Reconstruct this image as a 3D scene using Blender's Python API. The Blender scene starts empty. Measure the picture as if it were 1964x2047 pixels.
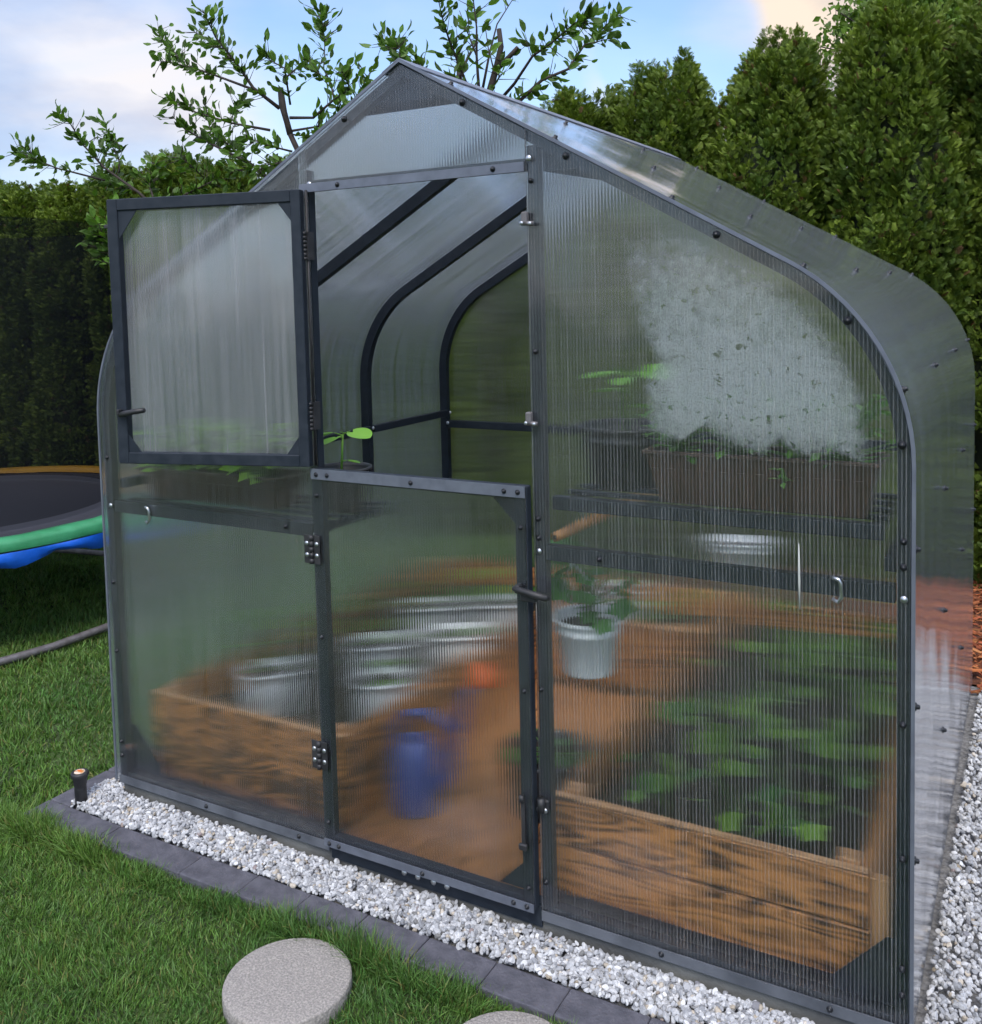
import bpy, math, random
import numpy as np
from mathutils import Matrix, Vector
R = math.radians
random.seed(7)
rng = np.random.default_rng(11)
sc = bpy.context.scene
COL = sc.collection

# ------------------------------------------------------------------ camera
CAM = np.array([1.4958, -2.2, 1.6393])
ROT = np.array([[0.87076378, -0.01138697, 0.49156971],
                [0.49110179, 0.06950541, -0.86832484],
                [-0.02427917, 0.99751658, 0.06611496]])
FPX, PCX, PCY = 1938.84, 982.0, 723.34
cd = bpy.data.cameras.new('camera'); cam = bpy.data.objects.new('camera', cd); COL.objects.link(cam)
M = Matrix.Identity(4)
for i in range(3):
    for j in range(3): M[i][j] = ROT[i, j]
    M[i][3] = CAM[i]
cam.matrix_world = M
cd.sensor_fit = 'HORIZONTAL'; cd.sensor_width = 36.0
cd.lens = FPX / 1964 * 36
cd.shift_y = -(1023.5 - PCY) / 1964
cd.clip_end = 1500; cd.clip_start = 0.05
sc.camera = cam

def at(x, y, ax, v):
    """world point seen at (x, y) of the 1881 px wide view, on the plane axis=v"""
    s = 1964 / 1881
    r = ROT @ np.array([x * s - PCX, -(y * s - PCY), -FPX])
    return CAM + r * (v - CAM[ax]) / r[ax]

# ------------------------------------------------------------------ world, sun, exposure
SUN_EL, SUN_AZ = R(52), R(160)          # azimuth clockwise from +Y
w = bpy.data.worlds.new('World'); sc.world = w; w.use_nodes = True
nt = w.node_tree; nt.nodes.clear()
def N(nt, typ, **kw):
    n = nt.nodes.new(typ)
    for k, v in kw.items():
        if k.startswith('i_'): n.inputs[int(k[2:]) if k[2:].isdigit() else k[2:].replace('_', ' ')].default_value = v
        else: setattr(n, k, v)
    return n
def L(nt, a, ao, b, bi): nt.links.new(a.outputs[ao], b.inputs[bi])
sky = N(nt, 'ShaderNodeTexSky', sky_type='NISHITA', sun_disc=False, sun_elevation=SUN_EL, sun_rotation=SUN_AZ,
        air_density=1.3, dust_density=1.0, ozone_density=2.5)
tc = N(nt, 'ShaderNodeTexCoord')
mp = N(nt, 'ShaderNodeMapping'); mp.inputs['Scale'].default_value = (1.0, 1.0, 2.6)
L(nt, tc, 'Generated', mp, 'Vector')
nz = N(nt, 'ShaderNodeTexNoise'); nz.inputs['Scale'].default_value = 2.6; nz.inputs['Detail'].default_value = 8
nz.inputs['Roughness'].default_value = 0.52; nz.inputs['Distortion'].default_value = 0.35
L(nt, mp, 'Vector', nz, 'Vector')
def blob(d, size):
    """soft disc of sky round a direction"""
    dn = N(nt, 'ShaderNodeVectorMath', operation='DOT_PRODUCT'); dn.inputs[1].default_value = d
    L(nt, tc, 'Generated', dn, 0)
    mr = N(nt, 'ShaderNodeMapRange', interpolation_type='SMOOTHSTEP')
    mr.inputs['From Min'].default_value = math.cos(size); mr.inputs['From Max'].default_value = 1.0
    L(nt, dn, 'Value', mr, 'Value'); return mr
acc = nz; aout = 0
def addm(node, out, k):
    global acc, aout
    m = N(nt, 'ShaderNodeMath', operation='MULTIPLY_ADD'); m.inputs[1].default_value = k
    nt.links.new(node.outputs[out], m.inputs[0]); nt.links.new(acc.outputs[aout], m.inputs[2]); acc = m; aout = 0
addm(blob((-.545, .80, .262), .20), 0, -0.22)     # blue gap
addm(blob((-.43, .87, .25), .12), 0, -0.20)
addm(blob((-.30, .925, .240), .075), 0, -0.45)
addm(blob((-.281, .927, .280), .10), 0, 0.22)      # cream bank
addm(blob((-.13, .94, .28), .27), 0, 0.34)
addm(blob((-.76, .60, .15), .38), 0, 0.20)
addm(blob((-.29, .93, .215), .05), 0, 0.25)
rp = N(nt, 'ShaderNodeMapRange', interpolation_type='SMOOTHSTEP')
rp.inputs['From Min'].default_value = .32; rp.inputs['From Max'].default_value = .78; rp.inputs['To Min'].default_value = .16
nt.links.new(acc.outputs[0], rp.inputs['Value'])
cr = N(nt, 'ShaderNodeValToRGB'); e = cr.color_ramp.elements
e[0].position = .36; e[0].color = (.60, .66, .86, 1); e[1].position = .60; e[1].color = (1.08, 1.04, 1.06, 1)
nz2 = N(nt, 'ShaderNodeTexNoise'); nz2.inputs['Scale'].default_value = 4.5; nz2.inputs['Detail'].default_value = 6
L(nt, mp, 'Vector', nz2, 'Vector'); L(nt, nz2, 0, cr, 0)
warm = blob((-.15, .945, .290), .24)
wm = N(nt, 'ShaderNodeMix', data_type='RGBA', blend_type='MULTIPLY'); wm.inputs['B'].default_value = (1.08, .94, .76, 1)
L(nt, warm, 0, wm, 'Factor'); L(nt, cr, 0, wm, 'A')
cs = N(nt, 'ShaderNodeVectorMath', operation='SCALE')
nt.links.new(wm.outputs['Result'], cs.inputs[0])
sx = N(nt, 'ShaderNodeSeparateXYZ'); L(nt, tc, 'Generated', sx, 0)      # clouds made brighter overhead, out of view, to light the scene
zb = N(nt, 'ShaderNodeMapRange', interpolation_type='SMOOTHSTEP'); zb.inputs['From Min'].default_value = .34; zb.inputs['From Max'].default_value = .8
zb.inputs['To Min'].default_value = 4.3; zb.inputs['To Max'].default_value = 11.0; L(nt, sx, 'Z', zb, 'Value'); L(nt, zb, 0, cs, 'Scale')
sks = N(nt, 'ShaderNodeMix', data_type='RGBA', blend_type='MULTIPLY'); sks.inputs['Factor'].default_value = 1
sks.inputs['B'].default_value = (.78, .90, 1.08, 1); L(nt, sky, 0, sks, 'A')
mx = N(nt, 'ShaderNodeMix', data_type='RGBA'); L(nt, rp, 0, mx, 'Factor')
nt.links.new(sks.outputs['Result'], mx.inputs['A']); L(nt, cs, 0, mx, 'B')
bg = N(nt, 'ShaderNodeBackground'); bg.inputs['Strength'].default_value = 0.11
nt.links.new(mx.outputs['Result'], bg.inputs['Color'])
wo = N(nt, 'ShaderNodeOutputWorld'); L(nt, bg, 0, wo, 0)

sl = bpy.data.lights.new('sun', 'SUN'); sl.energy = 1.5; sl.angle = R(25); sl.color = (1.0, .93, .82)
so = bpy.data.objects.new('sun', sl); COL.objects.link(so)
sd = Vector((math.sin(SUN_AZ) * math.cos(SUN_EL), math.cos(SUN_AZ) * math.cos(SUN_EL), math.sin(SUN_EL)))
so.rotation_euler = sd.to_track_quat('Z', 'Y').to_euler(); so.location = (0, -4, 6)
sc.view_settings.view_transform = 'Standard'; sc.view_settings.look = 'None'
sc.view_settings.gamma = 1; sc.view_settings.exposure = 0.95
cy = sc.cycles
cy.max_bounces = 16; cy.transmission_bounces = 14; cy.diffuse_bounces = 3; cy.glossy_bounces = 4
cy.transparent_max_bounces = 12; cy.use_denoising = True; cy.sample_clamp_indirect = 5
cy.caustics_refractive = True; cy.caustics_reflective = False; cy.use_adaptive_sampling = True
cy.adaptive_threshold = 0.02

# ------------------------------------------------------------------ materials
def newmat(name):
    m = bpy.data.materials.new(name); m.use_nodes = True
    nt = m.node_tree; nt.nodes.clear(); return m, nt
def principled(name, c1, c2=None, scale=8, rough=.6, rough2=None, metal=0, bump=0, bscale=40, spec=.5, coords='Object', detail=5, lo=.35, hi=.65, stretch=(1, 1, 1)):
    m, nt = newmat(name)
    p = N(nt, 'ShaderNodeBsdfPrincipled'); o = N(nt, 'ShaderNodeOutputMaterial'); L(nt, p, 0, o, 0)
    p.inputs['Metallic'].default_value = metal; p.inputs['Roughness'].default_value = rough
    p.inputs['Specular IOR Level'].default_value = spec
    tc = N(nt, 'ShaderNodeTexCoord'); mp = N(nt, 'ShaderNodeMapping'); mp.inputs['Scale'].default_value = stretch
    L(nt, tc, coords, mp, 0)
    p.inputs['Base Color'].default_value = (*c1, 1)
    if c2:
        n = N(nt, 'ShaderNodeTexNoise'); n.inputs['Scale'].default_value = scale; n.inputs['Detail'].default_value = detail
        L(nt, mp, 0, n, 'Vector')
        r = N(nt, 'ShaderNodeMapRange'); r.inputs['From Min'].default_value = lo; r.inputs['From Max'].default_value = hi
        L(nt, n, 0, r, 0)
        x = N(nt, 'ShaderNodeMix', data_type='RGBA'); x.inputs['A'].default_value = (*c1, 1); x.inputs['B'].default_value = (*c2, 1)
        L(nt, r, 0, x, 'Factor'); nt.links.new(x.outputs['Result'], p.inputs['Base Color'])
        if rough2 is not None:
            rr = N(nt, 'ShaderNodeMapRange'); rr.inputs['From Min'].default_value = lo; rr.inputs['From Max'].default_value = hi
            rr.inputs['To Min'].default_value = rough; rr.inputs['To Max'].default_value = rough2
            L(nt, n, 0, rr, 0); L(nt, rr, 0, p, 'Roughness')
    if bump:
        b = N(nt, 'ShaderNodeTexNoise'); b.inputs['Scale'].default_value = bscale; b.inputs['Detail'].default_value = 6
        L(nt, mp, 0, b, 'Vector')
        bb = N(nt, 'ShaderNodeBump'); bb.inputs['Strength'].default_value = bump; bb.inputs['Distance'].default_value = .01
        L(nt, b, 0, bb, 'Height'); L(nt, bb, 0, p, 'Normal')
    return m
def leafmat(name, trans=.3, rough=.45, tcol=(1.15, 1.25, .6), mul=1.0):
    m, nt = newmat(name)
    a = N(nt, 'ShaderNodeAttribute', attribute_name='col')
    p = N(nt, 'ShaderNodeBsdfPrincipled'); p.inputs['Roughness'].default_value = rough
    p.inputs['Specular IOR Level'].default_value = .35
    L(nt, a, 'Color', p, 'Base Color')
    tm = N(nt, 'ShaderNodeMix', data_type='RGBA', blend_type='MULTIPLY'); tm.inputs['Factor'].default_value = 1
    tm.inputs['B'].default_value = (*tcol, 1); L(nt, a, 'Color', tm, 'A')
    t = N(nt, 'ShaderNodeBsdfTranslucent'); nt.links.new(tm.outputs['Result'], t.inputs['Color'])
    x = N(nt, 'ShaderNodeMixShader'); x.inputs[0].default_value = trans
    L(nt, p, 0, x, 1); L(nt, t, 0, x, 2)
    o = N(nt, 'ShaderNodeOutputMaterial'); L(nt, x, 0, o, 0); return m

def polycarb(name, T, pitch=.0086, amp=.16, jit=.34, veil=.10, tint=(.97, .985, .985), stripe=.5, veilcol=(.62, .63, .66), gr=.10):
    """multiwall sheet: every flute bends the view sideways along T"""
    m, nt = newmat(name)
    g = N(nt, 'ShaderNodeNewGeometry')
    d = N(nt, 'ShaderNodeVectorMath', operation='DOT_PRODUCT'); d.inputs[1].default_value = T
    L(nt, g, 'Position', d, 0)
    ph = N(nt, 'ShaderNodeMath', operation='MULTIPLY'); ph.inputs[1].default_value = 2 * math.pi / pitch
    L(nt, d, 'Value', ph, 0)
    sn = N(nt, 'ShaderNodeMath', operation='SINE'); L(nt, ph, 0, sn, 0)
    # how strongly each flute bends varies a little over the sheet
    sp = N(nt, 'ShaderNodeVectorMath', operation='SCALE'); sp.inputs['Scale'].default_value = 9137.0; L(nt, g, 'Position', sp, 0)
    wn = N(nt, 'ShaderNodeTexWhiteNoise', noise_dimensions='3D'); L(nt, sp, 0, wn, 0)
    c = N(nt, 'ShaderNodeMath', operation='MULTIPLY_ADD'); c.inputs[1].default_value = 2; c.inputs[2].default_value = -1; L(nt, wn, 0, c, 0)
    ab = N(nt, 'ShaderNodeMath', operation='ABSOLUTE'); L(nt, c, 0, ab, 0)
    pw = N(nt, 'ShaderNodeMath', operation='POWER'); pw.inputs[1].default_value = .9; L(nt, ab, 0, pw, 0)
    q = N(nt, 'ShaderNodeMath', operation='MULTIPLY'); L(nt, c, 0, q, 0); L(nt, pw, 0, q, 1)
    j = N(nt, 'ShaderNodeMath', operation='MULTIPLY'); j.inputs[1].default_value = jit; L(nt, q, 0, j, 0)
    t = N(nt, 'ShaderNodeMath', operation='MULTIPLY_ADD'); t.inputs[1].default_value = amp; L(nt, sn, 0, t, 0); L(nt, j, 0, t, 2)
    def tilted(k):
        v = N(nt, 'ShaderNodeVectorMath', operation='SCALE'); v.inputs[0].default_value = T
        mm = N(nt, 'ShaderNodeMath', operation='MULTIPLY'); mm.inputs[1].default_value = k; L(nt, t, 0, mm, 0); L(nt, mm, 0, v, 'Scale')
        a = N(nt, 'ShaderNodeVectorMath', operation='ADD'); L(nt, g, 'Normal', a, 0); L(nt, v, 0, a, 1)
        n = N(nt, 'ShaderNodeVectorMath', operation='NORMALIZE'); L(nt, a, 0, n, 0); return n
    rf = N(nt, 'ShaderNodeBsdfRefraction'); rf.inputs['Color'].default_value = (*tint, 1)
    rf.inputs['IOR'].default_value = 1.36; rf.inputs['Roughness'].default_value = .03
    L(nt, tilted(1.0), 0, rf, 'Normal')
    gl = N(nt, 'ShaderNodeBsdfGlossy'); gl.inputs['Roughness'].default_value = gr; gl.inputs['Color'].default_value = (.95, .95, .97, 1)
    wv = N(nt, 'ShaderNodeTexNoise'); wv.inputs['Scale'].default_value = 4.5; wv.inputs['Detail'].default_value = 3; L(nt, g, 'Position', wv, 'Vector')
    w1 = N(nt, 'ShaderNodeVectorMath', operation='SUBTRACT'); w1.inputs[1].default_value = (.5, .5, .5); L(nt, wv, 'Color', w1, 0)
    w2 = N(nt, 'ShaderNodeVectorMath', operation='SCALE'); w2.inputs['Scale'].default_value = .14; L(nt, w1, 0, w2, 0)
    w3 = N(nt, 'ShaderNodeVectorMath', operation='ADD'); L(nt, tilted(.22), 0, w3, 0); L(nt, w2, 0, w3, 1)
    w4 = N(nt, 'ShaderNodeVectorMath', operation='NORMALIZE'); L(nt, w3, 0, w4, 0); L(nt, w4, 0, gl, 'Normal')
    fr = N(nt, 'ShaderNodeFresnel'); fr.inputs['IOR'].default_value = 1.36
    f2 = N(nt, 'ShaderNodeMath', operation='MULTIPLY', use_clamp=True); f2.inputs[1].default_value = 1.6; L(nt, fr, 0, f2, 0)
    m1 = N(nt, 'ShaderNodeMixShader'); L(nt, f2, 0, m1, 0); L(nt, rf, 0, m1, 1); L(nt, gl, 0, m1, 2)
    df = N(nt, 'ShaderNodeBsdfDiffuse'); df.inputs['Color'].default_value = (*veilcol, 1)
    tl = N(nt, 'ShaderNodeBsdfTranslucent'); tl.inputs['Color'].default_value = (*veilcol, 1)
    m2 = N(nt, 'ShaderNodeMixShader'); m2.inputs[0].default_value = .55; L(nt, df, 0, m2, 1); L(nt, tl, 0, m2, 2)
    # the webs between flutes are the milky lines
    wb = N(nt, 'ShaderNodeMath', operation='COSINE'); L(nt, ph, 0, wb, 0)
    wr = N(nt, 'ShaderNodeMapRange', interpolation_type='SMOOTHSTEP'); wr.inputs['From Min'].default_value = .45; wr.inputs['From Max'].default_value = 1
    wr.inputs['To Min'].default_value = veil; wr.inputs['To Max'].default_value = veil + stripe
    L(nt, wb, 0, wr, 0)
    sz_ = N(nt, 'ShaderNodeSeparateXYZ'); L(nt, g, 'Position', sz_, 0)      # milky streaks of random strength run along the flutes
    c1_ = N(nt, 'ShaderNodeMath', operation='MULTIPLY'); c1_.inputs[1].default_value = 75; L(nt, d, 'Value', c1_, 0)
    c2_ = N(nt, 'ShaderNodeMath', operation='MULTIPLY'); c2_.inputs[1].default_value = 1.3; L(nt, sz_, 'Z', c2_, 0)
    cb_ = N(nt, 'ShaderNodeCombineXYZ'); L(nt, c1_, 0, cb_, 0); L(nt, c2_, 0, cb_, 1)
    dn = N(nt, 'ShaderNodeTexNoise'); dn.inputs['Scale'].default_value = 1.0; dn.inputs['Detail'].default_value = 3; L(nt, cb_, 0, dn, 'Vector')
    dm = N(nt, 'ShaderNodeMapRange'); dm.inputs['From Min'].default_value = .3; dm.inputs['From Max'].default_value = .7
    dm.inputs['To Min'].default_value = .45; dm.inputs['To Max'].default_value = 1.75; L(nt, dn, 0, dm, 0)
    vv = N(nt, 'ShaderNodeMath', operation='MULTIPLY'); L(nt, wr, 0, vv, 0); L(nt, dm, 0, vv, 1)
    m3 = N(nt, 'ShaderNodeMixShader'); L(nt, vv, 0, m3, 0); L(nt, m1, 0, m3, 1); L(nt, m2, 0, m3, 2)
    o = N(nt, 'ShaderNodeOutputMaterial'); L(nt, m3, 0, o, 0)
    return m

def woodmat(name, axis, light=(.58, .245, .070), dark=(.055, .022, .010), seed=0.0):
    m, nt = newmat(name)
    tc = N(nt, 'ShaderNodeTexCoord'); oi = N(nt, 'ShaderNodeObjectInfo')
    mp = N(nt, 'ShaderNodeMapping'); st = [1, 1, 1]; st[axis] = .16; mp.inputs['Scale'].default_value = st
    mp.inputs['Location'].default_value = (seed, seed * .7, seed * .3)
    L(nt, tc, 'Object', mp, 0)
    rv = N(nt, 'ShaderNodeVectorMath', operation='ADD'); L(nt, mp, 0, rv, 0); L(nt, oi, 'Random', rv, 1)
    n1 = N(nt, 'ShaderNodeTexNoise'); n1.inputs['Scale'].default_value = 9; n1.inputs['Detail'].default_value = 2; L(nt, rv, 0, n1, 'Vector')
    ml = N(nt, 'ShaderNodeMath', operation='MULTIPLY'); ml.inputs[1].default_value = 95; L(nt, n1, 0, ml, 0)
    si = N(nt, 'ShaderNodeMath', operation='SINE'); L(nt, ml, 0, si, 0)
    n2 = N(nt, 'ShaderNodeTexNoise'); n2.inputs['Scale'].default_value = 60; n2.inputs['Detail'].default_value = 5; L(nt, rv, 0, n2, 'Vector')
    n3 = N(nt, 'ShaderNodeTexNoise'); n3.inputs['Scale'].default_value = 3.2; n3.inputs['Detail'].default_value = 3; L(nt, rv, 0, n3, 'Vector')
    a = N(nt, 'ShaderNodeMath', operation='MULTIPLY_ADD'); a.inputs[1].default_value = .11; L(nt, si, 0, a, 0); L(nt, n2, 0, a, 2)
    b = N(nt, 'ShaderNodeMath', operation='MULTIPLY_ADD'); b.inputs[1].default_value = .8; L(nt, n3, 0, b, 0); L(nt, a, 0, b, 2)
    mr = N(nt, 'ShaderNodeMapRange'); mr.inputs['From Min'].default_value = .69; mr.inputs['From Max'].default_value = 1.10; L(nt, b, 0, mr, 0)
    x = N(nt, 'ShaderNodeMix', data_type='RGBA'); x.inputs['A'].default_value = (*dark, 1); x.inputs['B'].default_value = (*light, 1)
    L(nt, mr, 0, x, 'Factor')
    p = N(nt, 'ShaderNodeBsdfPrincipled'); p.inputs['Roughness'].default_value = .5; nt.links.new(x.outputs['Result'], p.inputs['Base Color'])
    bb = N(nt, 'ShaderNodeBump'); bb.inputs['Strength'].default_value = .3; bb.inputs['Distance'].default_value = .003; L(nt, a, 0, bb, 'Height'); L(nt, bb, 0, p, 'Normal')
    o = N(nt, 'ShaderNodeOutputMaterial'); L(nt, p, 0, o, 0); return m

MT = {}
MT['steel'] = principled('anthracite_powder_coat', (.013, .019, .029), (.021, .028, .040), 30, .45, .6, bump=.05, bscale=300, spec=.3)
MT['black'] = principled('black_plastic', (.012, .013, .016), (.03, .03, .034), 20, .45, .6)
MT['blackmetal'] = principled('black_bolt', (.018, .02, .025), None, rough=.35, metal=.3)
MT['zinc'] = principled('zinc', (.62, .64, .68), (.42, .44, .47), 60, .28, .4, metal=1)
MT['trim'] = principled('aluminium_trim', (.17, .19, .24), (.125, .14, .18), 18, .35, .5, metal=.35)
MT['track'] = principled('sheet_track', (.145, .16, .19), (.08, .09, .11), 9, .38, .6, metal=.3, bump=.1)
MT['concrete'] = principled('concrete', (.16, .165, .16), (.085, .088, .09), 6, .85, bump=.3, bscale=60)
MT['kerb'] = principled('kerb_stone', (.105, .105, .13), (.065, .066, .084), 22, .85, bump=.35, bscale=120, coords='Object')
MT['slab'] = principled('round_slab', (.40, .37, .345), (.24, .225, .215), 190, .85, bump=.5, bscale=160, lo=.3, hi=.6)
MT['bark'] = principled('bark', (.06, .042, .03), (.03, .022, .016), 20, .85, bump=.6, bscale=60)
MT['twig'] = principled('twig', (.045, .033, .027), (.024, .018, .015), 30, .8)
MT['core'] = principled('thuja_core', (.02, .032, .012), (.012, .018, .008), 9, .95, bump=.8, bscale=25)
MT['whitepot'] = principled('white_plastic', (.82, .83, .85), (.72, .74, .77), 12, .35, .45)
MT['brownpot'] = principled('brown_plastic', (.075, .04, .03), (.06, .034, .024), 20, .45, .55)
MT['soil'] = principled('potting_soil', (.022, .016, .012), (.045, .032, .022), 40, .95, bump=1, bscale=90)
MT['blue'] = principled('blue_plastic', (.045, .065, .25), (.055, .08, .29), 14, .35)
MT['orange'] = principled('orange_plastic', (.85, .16, .03), (.8, .13, .02), 14, .35)
MT['woodx'] = woodmat('stained_board_x', 0); MT['woody'] = woodmat('stained_board_y', 1, seed=3.3)
MT['woodz'] = woodmat('stained_post', 2, light=(.60, .32, .14), dark=(.30, .14, .06), seed=1.2)
MT['woodtop'] = woodmat('planed_board_top', 0, light=(.66, .38, .19), dark=(.42, .21, .09), seed=2.1)  # top strip is paler than the board faces
MT['floor'] = woodmat('floor_board', 1, light=(.42, .19, .070), dark=(.15, .065, .025), seed=5.0)
MT['cane'] = principled('bamboo', (.50, .25, .09), (.36, .17, .06), 20, .45)
MT['yellow'] = principled('yellow_pad', (.80, .42, .02), (.72, .36, .015), 9, .4, bump=.2, bscale=12)
MT['green'] = principled('green_pad', (.03, .22, .09), (.05, .30, .14), 9, .4, bump=.4, bscale=14)
MT['bluepad'] = principled('blue_skirt', (.01, .13, .72), (.01, .10, .5), 7, .35, bump=.5, bscale=10)
MT['mat'] = principled('jumping_mat', (.035, .036, .05), (.028, .029, .04), 30, .6)
MT['galv'] = principled('galvanised_tube', (.20, .19, .20), (.13, .12, .125), 20, .5, .6, metal=.4)
MT['gravel'] = principled('gravel_stone', (.72, .73, .76), (.50, .50, .51), 55, .8, bump=.5, bscale=140, lo=.3, hi=.7)
MT['house'] = principled('pale_render', (.62, .55, .50), (.56, .50, .46), 3, .9)
MT['tile'] = principled('roof_tile', (.20, .07, .045), (.14, .05, .035), 20, .8)
MT['pane'] = principled('dark_pane', (.05, .06, .07), None, rough=.1)
MT['string'] = principled('string', (.5, .52, .5), None, rough=.6)
MT['leaf'] = leafmat('leaf', .35); MT['thuja'] = leafmat('thuja_leaf', .22, .6)
MT['grass'] = leafmat('grass_blade', .25, .5)
PX = polycarb('flute_sheet_front', (1, 0, 0), veil=.009, amp=.10, jit=.14, stripe=.13, veilcol=(.85, .87, .92))
PD = polycarb('flute_sheet_door', (1, 0, 0), veil=.008, amp=.08, jit=.11, stripe=.06, veilcol=(.85, .87, .92))
PY = polycarb('flute_sheet_roof', (0, 1, 0), pitch=.0066, amp=.10, jit=.18, veil=.100, veilcol=(.78, .85, .96), stripe=.05, gr=.06)

# mulch, lawn, gravel bed
MT['lawn'] = principled('lawn_soil', (.030, .05, .014), (.05, .085, .02), 3.5, .95, bump=.6, bscale=60)
MT['gravelbed'] = principled('gravel_bed', (.30, .30, .31), (.14, .14, .145), 60, .9, bump=1, bscale=70)
MT['mulch'] = principled('bark_chip', (.33, .10, .04), (.12, .04, .02), 14, .9, bump=.6, bscale=60)
MT['mulchbed'] = principled('mulch_bed', (.16, .055, .028), (.06, .024, .014), 14, .95, bump=1, bscale=40)

# net of the trampoline: a fine mesh, part thread and part hole
m, nt_ = newmat('safety_net'); MT['net'] = m
a_ = N(nt_, 'ShaderNodeBsdfDiffuse'); a_.inputs['Color'].default_value = (.008, .009, .012, 1)
b_ = N(nt_, 'ShaderNodeBsdfTransparent'); x_ = N(nt_, 'ShaderNodeMixShader'); x_.inputs[0].default_value = .45
L(nt_, a_, 0, x_, 1); L(nt_, b_, 0, x_, 2); o_ = N(nt_, 'ShaderNodeOutputMaterial'); L(nt_, x_, 0, o_, 0)
# condensation film
m, nt_ = newmat('condensation'); MT['dew'] = m
g_ = N(nt_, 'ShaderNodeNewGeometry'); at_ = N(nt_, 'ShaderNodeAttribute', attribute_name='col')
n1 = N(nt_, 'ShaderNodeTexNoise'); n1.inputs['Scale'].default_value = 34; n1.inputs['Detail'].default_value = 6; n1.inputs['Roughness'].default_value = .65; L(nt_, g_, 'Position', n1, 'Vector')
n2 = N(nt_, 'ShaderNodeTexVoronoi'); n2.inputs['Scale'].default_value = 260; L(nt_, g_, 'Position', n2, 'Vector')
n3 = N(nt_, 'ShaderNodeTexNoise'); n3.inputs['Scale'].default_value = 52; n3.inputs['Detail'].default_value = 7; n3.inputs['Roughness'].default_value = .7; n3.inputs['Distortion'].default_value = .6; L(nt_, g_, 'Position', n3, 'Vector')
s1 = N(nt_, 'ShaderNodeMath', operation='MULTIPLY_ADD'); s1.inputs[1].default_value = .9; s1.inputs[2].default_value = -.45; L(nt_, n1, 0, s1, 0)
s2 = N(nt_, 'ShaderNodeMath', operation='ADD'); L(nt_, at_, 'Fac', s2, 0); L(nt_, s1, 0, s2, 1)
s3 = N(nt_, 'ShaderNodeMapRange', interpolation_type='SMOOTHSTEP'); s3.inputs['From Min'].default_value = .15; s3.inputs['From Max'].default_value = .95; s3.inputs['To Max'].default_value = .85; L(nt_, s2, 0, s3, 0)
h1 = N(nt_, 'ShaderNodeMapRange'); h1.inputs['From Min'].default_value = .10; h1.inputs['From Max'].default_value = .45; h1.inputs['To Min'].default_value = .45; L(nt_, n2, 0, h1, 0)
h2 = N(nt_, 'ShaderNodeMapRange', interpolation_type='SMOOTHSTEP'); h2.inputs['From Min'].default_value = .565; h2.inputs['From Max'].default_value = .63; h2.inputs['To Min'].default_value = 1; h2.inputs['To Max'].default_value = .12; L(nt_, n3, 0, h2, 0)
k1 = N(nt_, 'ShaderNodeMath', operation='MULTIPLY'); L(nt_, s3, 0, k1, 0); L(nt_, h1, 0, k1, 1)
k2 = N(nt_, 'ShaderNodeMath', operation='MULTIPLY'); L(nt_, k1, 0, k2, 0); L(nt_, h2, 0, k2, 1)
df = N(nt_, 'ShaderNodeBsdfDiffuse'); df.inputs['Color'].default_value = (.78, .80, .80, 1)
tl = N(nt_, 'ShaderNodeBsdfTranslucent'); tl.inputs['Color'].default_value = (.8, .85, .85, 1)
mm = N(nt_, 'ShaderNodeMixShader'); mm.inputs[0].default_value = .5; L(nt_, df, 0, mm, 1); L(nt_, tl, 0, mm, 2)
tr = N(nt_, 'ShaderNodeBsdfTransparent'); m4 = N(nt_, 'ShaderNodeMixShader'); L(nt_, k2, 0, m4, 0); L(nt_, tr, 0, m4, 1); L(nt_, mm, 0, m4, 2)
o_ = N(nt_, 'ShaderNodeOutputMaterial'); L(nt_, m4, 0, o_, 0)

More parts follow.
